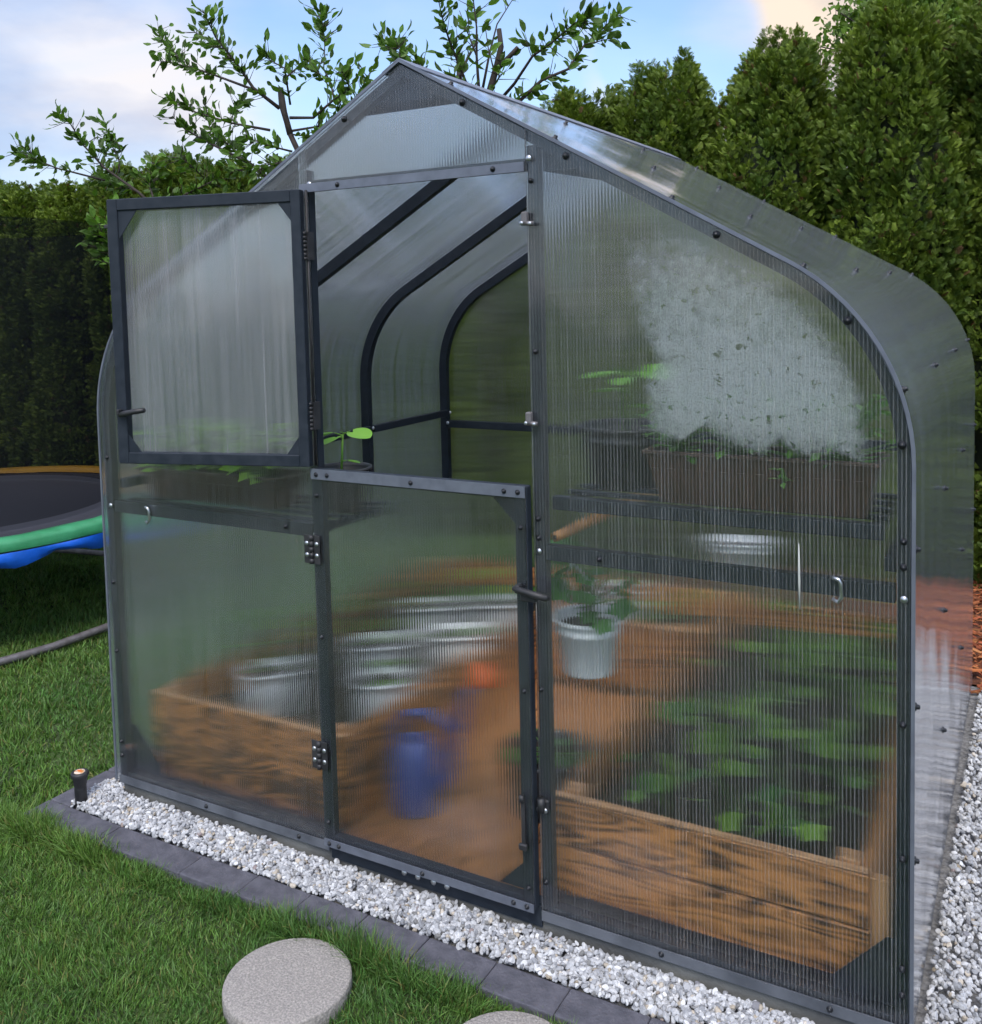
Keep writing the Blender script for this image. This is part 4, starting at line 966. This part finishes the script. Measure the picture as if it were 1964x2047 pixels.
# bamboo cane, hooks, strings
mb = MB(); a = (.402, .008, 1.016); mb.tube([(.405, .045, 1.013), (.47, .42, 1.04), (.53, .75, 1.06)], [.013, .013, .012], 14)
cn = build('bamboo_cane', mb, MT['cane'], loc=(.405, .045, 1.013)); tag(cn, 'brown bamboo cane lying on the crossbar with its cut end by the door post', 'cane')
mb = MB().lathe([(.006, 0), (.001, .0)], (0, 0, 0), 12); mb.v = [(x, z, y) for x, y, z in mb.v]
mb.v = [(x + .4045, .0435, y + 1.013) for x, _, y in mb.v]; build('hollow', mb, MT['black'], cn)
def hook(x, z, lab, flip=1):
    mb = MB(); y = -.010 + .001
    y = .0 + .034
    mb.tube([(x - .02 * flip, y, z + .018), (x - .004 * flip, y, z + .018), (x, y, z + .010), (x - .002, y, z - .03), (x - .012 * flip, y, z - .038), (x - .024 * flip, y, z - .030)], .0042, 8)
    tag(build('wire_hook', mb, MT['zinc'], loc=(x, y, z)), lab, 'hook', 'metal hooks on the crossbars')
def hook2(x, z, lab, y=-.0085):
    mb = MB(); mb.tube([(x - .018, y - .004, z + .022), (x - .004, y - .008, z + .020), (x, y - .006, z + .010), (x + .001, y - .006, z - .020), (x - .006, y - .008, z - .030), (x - .018, y - .004, z - .026)], .0042, 8)
    tag(build('wire_hook', mb, MT['zinc'], loc=(x, y, z)), lab, 'hook', 'metal hooks on the crossbars')
hook2(-1.05, .955, 'bent zinc hook near the left end of the left crossbar')
hook2(1.125, .985, 'small bent zinc hook near the right end of the right crossbar')
mb = MB(); mb.tube([(1.035, -.012, 1.075), (1.036, -.015, 1.02), (1.036, -.013, .985), (1.037, -.012, .925)], [.0010, .0026, .0026, .0010], 6)
tag(build('cable_tie', mb, MT['string'], loc=(1.036, -.012, .99)), 'pale cable tie round the right crossbar', 'cable tie')

# sprinkler riser
t = thing('garden_sprinkler', 'black pop-up sprinkler riser standing in the gravel corner of the kerb', 'sprinkler', (-1.345, -.108, -.08))
mb = MB(); cx, cy2 = -1.345, -.108
mb.lathe([(.001, 0), (.020, 0), (.020, .085), (.019, .09), (.021, .094), (.024, .120), (.029, .126), (.0295, .136), (.027, .140), (.019, .141), (.018, .138), (.001, .138)], (cx, cy2, -.085), 22)
build('body', mb, MT['black'], t)
mb = MB().lathe([(.0185, 0), (.0175, .004), (.012, .0048), (.001, .005)], (cx, cy2, .0535), 20); build('cap', mb, principled('cap_face', (.62, .56, .48), (.55, .24, .07), 60, .5, lo=.45, hi=.55), t)
mb = MB().box(cx - .010, cx + .010, cy2 - .002, cy2 + .002, .0587, .0597); build('cap_mark', mb, MT['orange'], t)

# ------------------------------------------------------------------ trampoline
TC = np.array([-3.97, 1.08]); TR, TZ = 1.21, .50
t = thing('trampoline', 'round garden trampoline with yellow, green and blue pads and a dark safety net', 'trampoline', (TC[0], TC[1], -.1))
def ringpts(r, z, a0=0, a1=360, n=48): return [(TC[0] + r * math.cos(R(a)), TC[1] + r * math.sin(R(a)), z) for a in np.linspace(a0, a1, n)]
mb = MB().lathe([(TR - .08, 0), (.6, -.012), (.001, -.018)], (TC[0], TC[1], TZ + .005), 64); build('jumping_mat', mb, MT['mat'], t)
def padseg(a0, a1, mat, name, lab):
    mb = MB(); n = 14; prof = [(TR - .10, .012), (TR - .09, .028), (TR - .05, .034), (TR + .00, .034), (TR + .025, .01), (TR + .02, -.03)]
    vs = []; rr_ = np.random.default_rng(int(a0) + 105)
    for k in range(n + 1):
        a = R(a0 + (a1 - a0) * k / n)
        for j, (r, z) in enumerate(prof): vs.append((TC[0] + r * math.cos(a), TC[1] + r * math.sin(a), TZ + z + rr_.uniform(-.004, .004)))
    m = len(prof); mb.add(vs, [(k * m + j, k * m + j + 1, (k + 1) * m + j + 1, (k + 1) * m + j) for k in range(n) for j in range(m - 1)], True)
    build(name, mb, mat, t)['label'] = lab
padseg(40, 160, MT['yellow'], 'rim_pad', 'yellow rim pad on the far side'); padseg(-60, 40, MT['green'], 'rim_pad', 'green rim pad on the near side')
padseg(160, 215, MT['green'], 'rim_pad', 'green rim pad on the left'); padseg(215, 300, MT['yellow'], 'rim_pad', 'yellow rim pad on the near left')
mb = MB(); n = 60; vs = []; rr_ = np.random.default_rng(3)
for k in range(n + 1):
    a = R(-75 + 140 * k / n); sag = .035 + .04 * abs(math.sin(k * .33)) ** 2 + rr_.uniform(0, .01)
    for j, (dr, z) in enumerate(((.022, -.032), (.035 + .012 * math.sin(k * .9), -.032 - sag * .5), (.012 + .01 * math.sin(k * 1.3), -.032 - sag))):
        vs.append((TC[0] + (TR + dr) * math.cos(a), TC[1] + (TR + dr) * math.sin(a), TZ + z))
mb.add(vs, [(k * 3 + j, k * 3 + j + 1, (k + 1) * 3 + j + 1, (k + 1) * 3 + j) for k in range(n) for j in range(2)], True)
build('skirt', mb, MT['bluepad'], t)
build('ring_tube', MB().tube(ringpts(TR - .03, TZ - .03)[:-1], .02, 8, closed=True), MT['galv'], t)
mb = MB().lathe([(TR - .32, 0), (TR - .30, .8), (TR - .30, 1.58)], (TC[0], TC[1], TZ + .03), 64); build('net', mb, MT['net'], t)
for a in (40, 85, 130, 175, 300, 355):
    p0 = ringpts(TR + .01, TZ - .1, a, a, 1)[0]; p1 = ringpts(TR - .22, TZ + 1.6, a, a, 1)[0]
    if a == 175: build('net_pole', MB().tube([p0, (p0[0], p0[1], TZ + .7), p1], .016, 8), MT['black'], t)
# W-shaped legs: two uprights joined by a bent foot tube lying on the grass
def legs(ac, span):
    pa = ringpts(TR - .05, TZ - .04, ac - span, ac - span, 1)[0]; pb = ringpts(TR - .05, TZ - .04, ac + span, ac + span, 1)[0]
    fa = ringpts(TR + .02, -.045, ac - span * .96, ac - span * .96, 1)[0]; fb = ringpts(TR + .02, -.045, ac + span * .96, ac + span * .96, 1)[0]
    mid = ringpts(TR - .20, -.06, ac, ac, 1)[0]
    q = lambda u: tuple(np.array(fa) * (1 - u) + np.array(fb) * u + np.array([0, 0, -.012]))
    build('leg', MB().tube([pa, tuple(np.array(pa) * .2 + np.array(fa) * .8 + [0, 0, .06]), fa, q(.12), q(.5), q(.88), fb, tuple(np.array(pb) * .2 + np.array(fb) * .8 + [0, 0, .06]), pb], .019, 10), MT['galv'], t)
for ac in (100, 190, 280): legs(ac, 24)
mb = MB().tube([(-3.05, .05, .40), (-3.02, .03, .1), (-3.0, .10, -.03), (-2.90, .40, -.052), (-2.83, .62, -.052), (-2.785, .85, -.052), (-2.78, 1.2, -.050), (-2.80, 1.45, -.04), (-2.83, 1.56, .0), (-2.85, 1.58, .42)], .021, 10); build('leg', mb, MT['galv'], t)

# ------------------------------------------------------------------ thuja hedge
def spray_tpl():
    vs = []; fs = []
    def lobe(x0, z0, ang, ln, wd, bend):
        d = np.array([math.sin(ang), 0, math.cos(ang)]); s = np.array([math.cos(ang), 0, -math.sin(ang)]); b = np.array([0, bend, 0]); p = np.array([x0, 0, z0])
        o = len(vs); vs.extend([p, p + d * ln * .5 - s * wd + b * .4, p + d * ln + b, p + d * ln * .5 + s * wd + b * .4]); fs.append((o, o + 1, o + 2, o + 3))
    lobe(0, 0, 0, 1.0, .06, .12)
    for k, z in enumerate((.12, .28, .44, .60, .74)):
        l = .52 - .07 * k
        lobe(0, z, .75 - .05 * k, l, .058, .10 + .03 * k); lobe(0, z + .05, -.8 + .05 * k, l * .95, .058, -.06 + .04 * k)
    return np.array(vs), {4: np.array(fs)}
SPR = spray_tpl()
def thuja_mesh(seed, H, rad, n, spr=.058):
    r = np.random.default_rng(seed)
    lumps = [(r.uniform(0, H), r.uniform(0, 6.28), r.uniform(-.22, .26), r.uniform(.07, .22)) for _ in range(170)]
    def radius(z, a):
        prof = np.interp(z / H, [0, .08, .45, .74, .88, .96, 1.0], [.9, 1.05, 1.05, 1.0, .88, .66, .28]) * rad
        for lz, la, am, w_ in lumps:
            da = np.abs((a - la + math.pi) % (2 * math.pi) - math.pi) * rad
            prof = prof + rad * am * np.exp(-((z - lz) ** 2 + da ** 2) / (w_ * w_))
        return prof
    npl = n // 60                                      # small upright tufts set round the column
    pz = H * r.random(npl) ** .92 - .12; pa_ = r.uniform(0, 6.28, npl); pl = r.uniform(.16, .34, npl); pw = r.uniform(.035, .085, npl)
    pr_ = radius(np.clip(pz + .12, 0, H), pa_) * r.uniform(.78, 1.03, npl) - .03
    ptone = r.uniform(0, 1, npl)
    k = r.integers(0, npl, n); u = r.random(n) ** .85
    wdt = pw[k] * np.sin(np.pi * np.clip(u * .85 + .15, 0, 1)) ** .7; ang = r.uniform(0, 6.28, n); rd = np.sqrt(r.random(n)) * wdt
    ox = pr_[k] + .12 * u * pl[k] + rd * np.cos(ang); oy = rd * np.sin(ang); ca, sa = np.cos(pa_[k]), np.sin(pa_[k])
    pos = np.c_[ox * ca - oy * sa, ox * sa + oy * ca, pz[k] + u * pl[k]]
    dx, dy = np.cos(ang), np.sin(ang)
    Z = np.c_[dx * ca - dy * sa + .5 * ca, dx * sa + dy * ca + .5 * sa, np.full(n, 1.0)] + r.normal(0, .45, (n, 3))
    Rm = frames(Z, r.uniform(0, 6.28, n))
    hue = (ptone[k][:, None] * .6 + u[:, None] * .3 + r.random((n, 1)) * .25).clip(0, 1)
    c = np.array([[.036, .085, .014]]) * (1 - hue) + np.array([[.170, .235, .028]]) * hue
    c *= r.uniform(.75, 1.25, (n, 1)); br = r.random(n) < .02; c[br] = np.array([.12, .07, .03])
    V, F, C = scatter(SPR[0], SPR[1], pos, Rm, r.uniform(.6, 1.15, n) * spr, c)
    # top wisps
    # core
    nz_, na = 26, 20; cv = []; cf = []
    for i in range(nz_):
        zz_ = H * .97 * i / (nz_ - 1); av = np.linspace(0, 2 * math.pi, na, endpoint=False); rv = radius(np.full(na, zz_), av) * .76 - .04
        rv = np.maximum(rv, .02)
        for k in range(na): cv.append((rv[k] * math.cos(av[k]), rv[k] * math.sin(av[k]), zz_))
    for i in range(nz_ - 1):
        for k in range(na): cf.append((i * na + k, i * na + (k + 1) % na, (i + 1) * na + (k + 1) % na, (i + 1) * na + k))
    return (V, F, C), (cv, cf)
protos = []
for k in range(3):
    (V, F, C), (cv, cf) = thuja_mesh(40 + k, 3.1, .345, 46000)
    protos.append((V, F, C, cv, cf))
hx_ = [(.735, 1.045, 'right'), (.045, 1.03, ''), (-.60, 1.0, ''), (-1.28, .965, ''), (1.40, 1.05, ''), (2.05, 1.05, '')]
x = -1.95
while x > -9.5: hx_.append((x, .925 + .03 * math.sin(x * 7), '')); x -= .66
made = {}
ords = ['first', 'second', 'third', 'fourth', 'fifth', 'sixth', 'seventh', 'eighth', 'ninth', 'tenth', 'eleventh', 'twelfth', 'thirteenth', 'fourteenth']
hl = {.735: 'large thuja of the hedge above the right end of the greenhouse roof', .045: 'rounded thuja of the hedge above the middle of the right roof slope',
      -.60: 'flat topped thuja of the hedge right of the branches above the roof', -1.28: 'dark thuja whose top shows just over the roof right of the ridge',
      1.40: 'tall thuja at the right edge of the photo behind the greenhouse', 2.05: 'thuja of the hedge past the right edge of the greenhouse'}
for i, (x, hs, _) in enumerate(sorted(hx_, key=lambda q: -q[0])):
    k = i % 3
    if x in hl: lab = hl[x]
    else:
        j = i - 6
        lab = f'trimmed hedge thuja left of the greenhouse ridge, {ords[j]} from the ridge'
    root = thing('thuja_tree', lab, 'thuja', (x, 4.05 + .06 * math.sin(i * 2.3), -.09), 'thujas of the tall hedge behind the greenhouse')
    root.scale = (1, 1, hs)
    root.rotation_euler = (0, 0, i * 1.9)
    if k not in made:
        V, F, C, cv, cf = protos[k]
        o = build_np('crown', V.copy(), F, C, MT['thuja']); o.parent = root
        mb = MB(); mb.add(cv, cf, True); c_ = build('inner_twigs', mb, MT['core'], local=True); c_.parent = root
        mb = MB().tube([(0, 0, -.05), (.01, 0, .4), (0, .01, 2.4)], [.05, .045, .02], 8); tk = build('trunk', mb, MT['bark'], local=True); tk.parent = root
        made[k] = (o, c_, tk)
    else:
        for s_ in made[k]: c = s_.copy(); COL.objects.link(c); c.parent = root
# ------------------------------------------------------------------ fruit trees
def pts3(px, y0, dy=0.0):
    n = len(px); return [at(p[0], p[1], 1, y0 + dy * i / max(1, n - 1)) for i, p in enumerate(px)]
def fruit_tree(name, lab, base, limbs, y0, seed, dens=1.0, tone=1.0):
    r = np.random.default_rng(seed)
    t = thing(name, lab, 'fruit tree', tuple(base), 'fruit trees between the greenhouse and the hedge')
    wood = MB(); LP = []; LZ = []
    for px, rad0, rad1, dy, leaf0, ld in limbs:
        P = pts3(px, y0, dy); P = [np.array(p) for p in P]
        if rad0 > .018 and leaf0 >= 1.0: P = [np.array(base)] + P
        m = len(P); wood.tube([tuple(p) for p in P], list(np.linspace(rad0, rad1, m)), 7)
        seg = [np.linalg.norm(P[i + 1] - P[i]) for i in range(m - 1)]; tot = sum(seg)
        nl = int(tot * ld * dens)
        for _ in range(nl):
            u = (leaf0 + (1 - leaf0) * r.random() ** .8) * tot; i = 0
            while i < m - 2 and u > seg[i]: u -= seg[i]; i += 1
            d = (P[i + 1] - P[i]) / seg[i]; p = P[i] + d * min(u, seg[i])
            side = r.normal(size=3); side -= d * (side @ d); side /= np.linalg.norm(side)
            if r.random() < .35:           # leaf on a short spur
                sl_ = r.uniform(.04, .13); q = p + (side * .8 + d * .5) * sl_
                wood.tube([tuple(p), tuple(q)], [.003, .0015], 4); p = q
            LP.append(p); LZ.append(d * .55 + side * .9 + np.array([0, 0, .15]))
    build('trunk', wood, MT['twig'], t)
    LP = np.array(LP); LZ = np.array(LZ); n = len(LP)
    c = np.array([[.075, .150, .022]]) * r.uniform(.5, 1.6, (n, 1)) * tone
    V, F, C = scatter(LEAF_LONG[0] * [1.85, 1.5, 1], LEAF_LONG[1], LP, frames(LZ, r.uniform(0, 6.28, n)), r.uniform(.048, .090, n), c)
    build_np('crown', V, F, C, MT['leaf'], t, smooth=False)
    return t
LD = 82
fruit_tree('peach_tree', 'young fruit tree with curved leaves rising left of the greenhouse ridge', (-2.72, 3.05, -.1), [
    ([(590, 330), (556, 257), (538, 200), (535, 167)], .024, .013, 0, 1.0, 0),
    ([(556, 257), (545, 215), (538, 168)], .022, .018, 0, .9, 4),
    ([(535, 207), (485, 168), (453, 121), (413, 71), (388, 18)], .014, .003, -.35, .15, LD * 1.3),
    ([(485, 171), (410, 143), (356, 125), (314, 78), (302, 58)], .010, .002, .3, .25, LD * 1.25),
    ([(356, 127), (325, 118), (298, 116)], .005, .002, -.1, .1, LD * 1.2),
    ([(453, 121), (430, 100), (372, 60)], .006, .002, .2, .2, LD),
    ([(556, 200), (545, 130), (500, 105)], .008, .002, -.2, .1, LD * 1.3), ([(545, 150), (570, 128), (590, 110)], .006, .002, .25, .1, LD * 1.3),
    ([(555, 225), (600, 225), (640, 190), (634, 160), (620, 132), (622, 89), (615, 22)], .011, .002, .35, .1, LD * .62),
    ([(622, 80), (618, 45), (613, 20)], .004, .002, 0, .0, LD * 2.4), ([(634, 160), (588, 121)], .005, .002, .1, .1, LD * .8),
    ([(640, 190), (670, 170), (655, 135)], .006, .002, -.2, .2, LD * 1.3), ([(560, 250), (620, 240), (680, 190), (712, 132)], .009, .002, .3, .2, LD * 1.35),
    ([(517, 249), (442, 235), (374, 214), (315, 188)], .010, .002, -.3, .1, LD * 1.15), ([(442, 235), (450, 205), (470, 190)], .005, .002, .2, .1, LD * 1.4),
    ([(481, 314), (410, 278), (356, 249), (330, 222)], .011, .002, -.2, .1, LD * 1.2), ([(510, 338), (460, 296), (403, 249), (392, 203)], .011, .002, .2, .15, LD * 1.4),
    ([(560, 290), (520, 280), (470, 262)], .008, .002, -.2, .1, LD * 1.8), ([(580, 315), (540, 310), (440, 330)], .008, .002, -.2, .1, LD * 2.0),
    ([(400, 350), (370, 320), (345, 300)], .006, .002, -.2, .1, LD * 1.8), ([(560, 257), (600, 262), (650, 250)], .006, .002, -.2, .1, LD * 1.2)], 2.95, 5)
fruit_tree('peach_tree', 'small fruit tree with few drooping twigs over the left hedge above the window leaf', (-3.75, 2.75, -.1), [
    ([(300, 400), (264, 367), (200, 321), (160, 278), (132, 232), (107, 217)], .012, .002, -.3, .35, LD * .95),
    ([(228, 330), (228, 306), (207, 264), (200, 232)], .007, .002, .1, .2, LD * 1.1), ([(160, 278), (185, 262), (225, 272)], .004, .002, 0, .2, LD * 1.1),
    ([(200, 345), (107, 321), (64, 303), (30, 292)], .008, .002, -.2, .35, LD * 1.15), ([(75, 308), (55, 290), (45, 282)], .004, .002, -.1, .0, LD * 2.0),
    ([(300, 400), (285, 350), (300, 310)], .010, .002, .2, .1, LD * 2.0), ([(264, 367), (220, 350), (180, 335)], .006, .002, .2, .1, LD * 1.8),
    ([(320, 390), (380, 360), (420, 340)], .010, .002, .1, .0, LD * 2.2), ([(300, 400), (310, 500)], .02, .014, 0, 1.0, 0)], 2.7, 9)
fruit_tree('peach_tree', 'bushy low shoot with bright leaves beside the free edge of the open window leaf', (-3.1, 1.75, -.1), [
    ([(262, 560), (225, 500), (200, 455), (178, 445)], .010, .002, -.1, .3, LD * 2.4), ([(225, 500), (205, 480), (198, 470)], .005, .002, .1, .1, LD * 3), ([(262, 560), (230, 450), (205, 425)], .006, .002, -.1, .5, LD * 2)], 1.7, 19, tone=1.5)
fruit_tree('peach_tree', 'taller fruit tree with dark pruned upright stems standing behind the ridge', (-1.45, 3.05, -.1), [
    ([(925, 235), (938, 175), (952, 125), (960, 89), (956, 55)], .026, .015, 0, 1.0, 0),
    ([(952, 132), (974, 110), (992, 90)], .018, .012, 0, .9, 4), ([(920, 240), (886, 180), (880, 150), (877, 94)], .024, .015, .2, .9, 3),
    ([(880, 150), (896, 110), (912, 82)], .010, .007, .2, .5, 10),
    ([(925, 235), (917, 167), (913, 107), (913, 53), (905, -15)], .012, .003, -.2, .35, 18), ([(924, 172), (938, 100), (952, 46), (986, -8)], .009, .002, .2, .4, 9),
    ([(913, 107), (895, 60), (880, 20)], .006, .002, .1, .1, 22),
    ([(905, 190), (878, 120), (860, 75), (848, 36), (838, -8)], .010, .002, -.3, .22, LD * 1.35), ([(862, 80), (888, 60), (905, 20)], .005, .002, .1, .1, LD * .9),
    ([(915, 215), (880, 175), (870, 140)], .008, .002, -.2, .1, LD * 1.5), ([(940, 170), (955, 150), (960, 110)], .005, .002, -.2, .1, LD * .8), ([(945, 130), (935, 90), (928, 40)], .005, .002, .2, .2, 20),
    ([(960, 215), (992, 196), (1038, 153), (1088, 132), (1120, 85), (1163, 46), (1190, 26)], .014, .002, .5, .30, LD * .85),
    ([(950, 200), (985, 160), (1020, 107), (1056, 82), (1102, 43), (1131, 34)], .011, .002, -.3, .42, LD * 1.2), ([(1120, 85), (1150, 78), (1180, 70)], .004, .002, .1, .1, LD),
    ([(1020, 107), (1030, 95), (1010, 85)], .004, .002, 0, .1, LD), ([(960, 215), (1000, 180), (1030, 165)], .007, .002, .2, .2, LD * .8),
    ([(800, 160), (767, 117), (749, 89), (730, 80)], .007, .002, .1, .35, LD * 1.6), ([(840, 170), (803, 124), (795, 105)], .006, .002, -.1, .4, LD), ([(767, 117), (765, 95), (758, 80)], .004, .002, 0, .1, LD * 2)], 2.95, 12)
# loose tree behind the right end of the hedge
def loose_tree(name, lab, base, centre, rad, nl, seed, ls=.06):
    r = np.random.default_rng(seed); t = thing(name, lab, 'tree', base)
    wood = MB(); top = np.array(centre) + [0, 0, rad[2] * .6]
    wood.tube([base, tuple(np.array(base) * .4 + np.array(centre) * .6), tuple(top)], [.12, .08, .02], 8)
    P = []; Z = []
    centre = np.array(centre)
    for i in range(90):
        d = r.normal(size=3); d /= np.linalg.norm(d); tip = np.array(centre) + d * np.array(rad) * r.uniform(.55, 1.0)
        st_ = np.array(centre) + np.array([0, 0, r.uniform(-.6, .2) * rad[2]]); mid = (st_ + tip) / 2 + [0, 0, .15]
        end = tip + np.array([0, 0, -r.uniform(.1, .45)])
        wood.tube([tuple(st_), tuple(mid), tuple(tip), tuple(end)], [.02, .012, .006, .002], 5)
        for _ in range(nl // 90):
            u = r.random(); q = (mid * (1 - u) + tip * u) if r.random() < .5 else (tip * (1 - u) + end * u)
            P.append(q + r.normal(0, .09, 3)); Z.append(r.normal(size=3) + [0, 0, -.7])
    build('trunk', wood, MT['twig'], t); P = np.array(P); Z = np.array(Z); n = len(P)
    c = np.array([[.11, .19, .03]]) * r.uniform(.6, 1.5, (n, 1))
    V, F, C = scatter(LEAF_SMALL[0] * [1.2, 1, 1], LEAF_SMALL[1], P, frames(Z, r.uniform(0, 6.28, n)), r.uniform(.7, 1.3, n) * ls, c)
    build_np('crown', V, F, C, MT['leaf'], t)
c0 = at(1740, 35, 1, 6.2)
loose_tree('birch_tree', 'airy light green tree rising behind the tall thujas at the upper right', (c0[0], 6.2, -.1), tuple(c0 + [0.05, 0, -.25]), (.75, .7, .75), 9000, 3)
c1 = at(1860, 60, 1, 6.6)
loose_tree('birch_tree', 'airy light green tree at the upper right corner behind the hedge', (c1[0] + .3, 6.6, -.1), tuple(c1 + [.3, 0, .1]), (.8, .7, 1.1), 9000, 6)

# pale house glimpsed through the hedge
t = thing('house', 'pale rendered house glimpsed through the gap in the thuja hedge', 'house', (-1.5, 17, -.1))
build('wall', MB().box(-4.6, 1.6, 14.5, 20, -.1, 2.75), MT['house'], t)
mb = MB(); mb.add([(-4.9, 14.2, 2.7), (1.9, 14.2, 2.7), (1.9, 20.3, 2.7), (-4.9, 20.3, 2.7), (-4.3, 17.2, 3.9), (1.3, 17.2, 3.9)], [(0, 1, 5, 4), (2, 3, 4, 5), (1, 2, 5), (3, 0, 4), (3, 2, 1, 0)]); build('roof', mb, MT['tile'], t)
for x in (-3.2, -.6): build('window', MB().box(x, x + 1.0, 14.44, 14.52, .9, 2.0), MT['pane'], t)
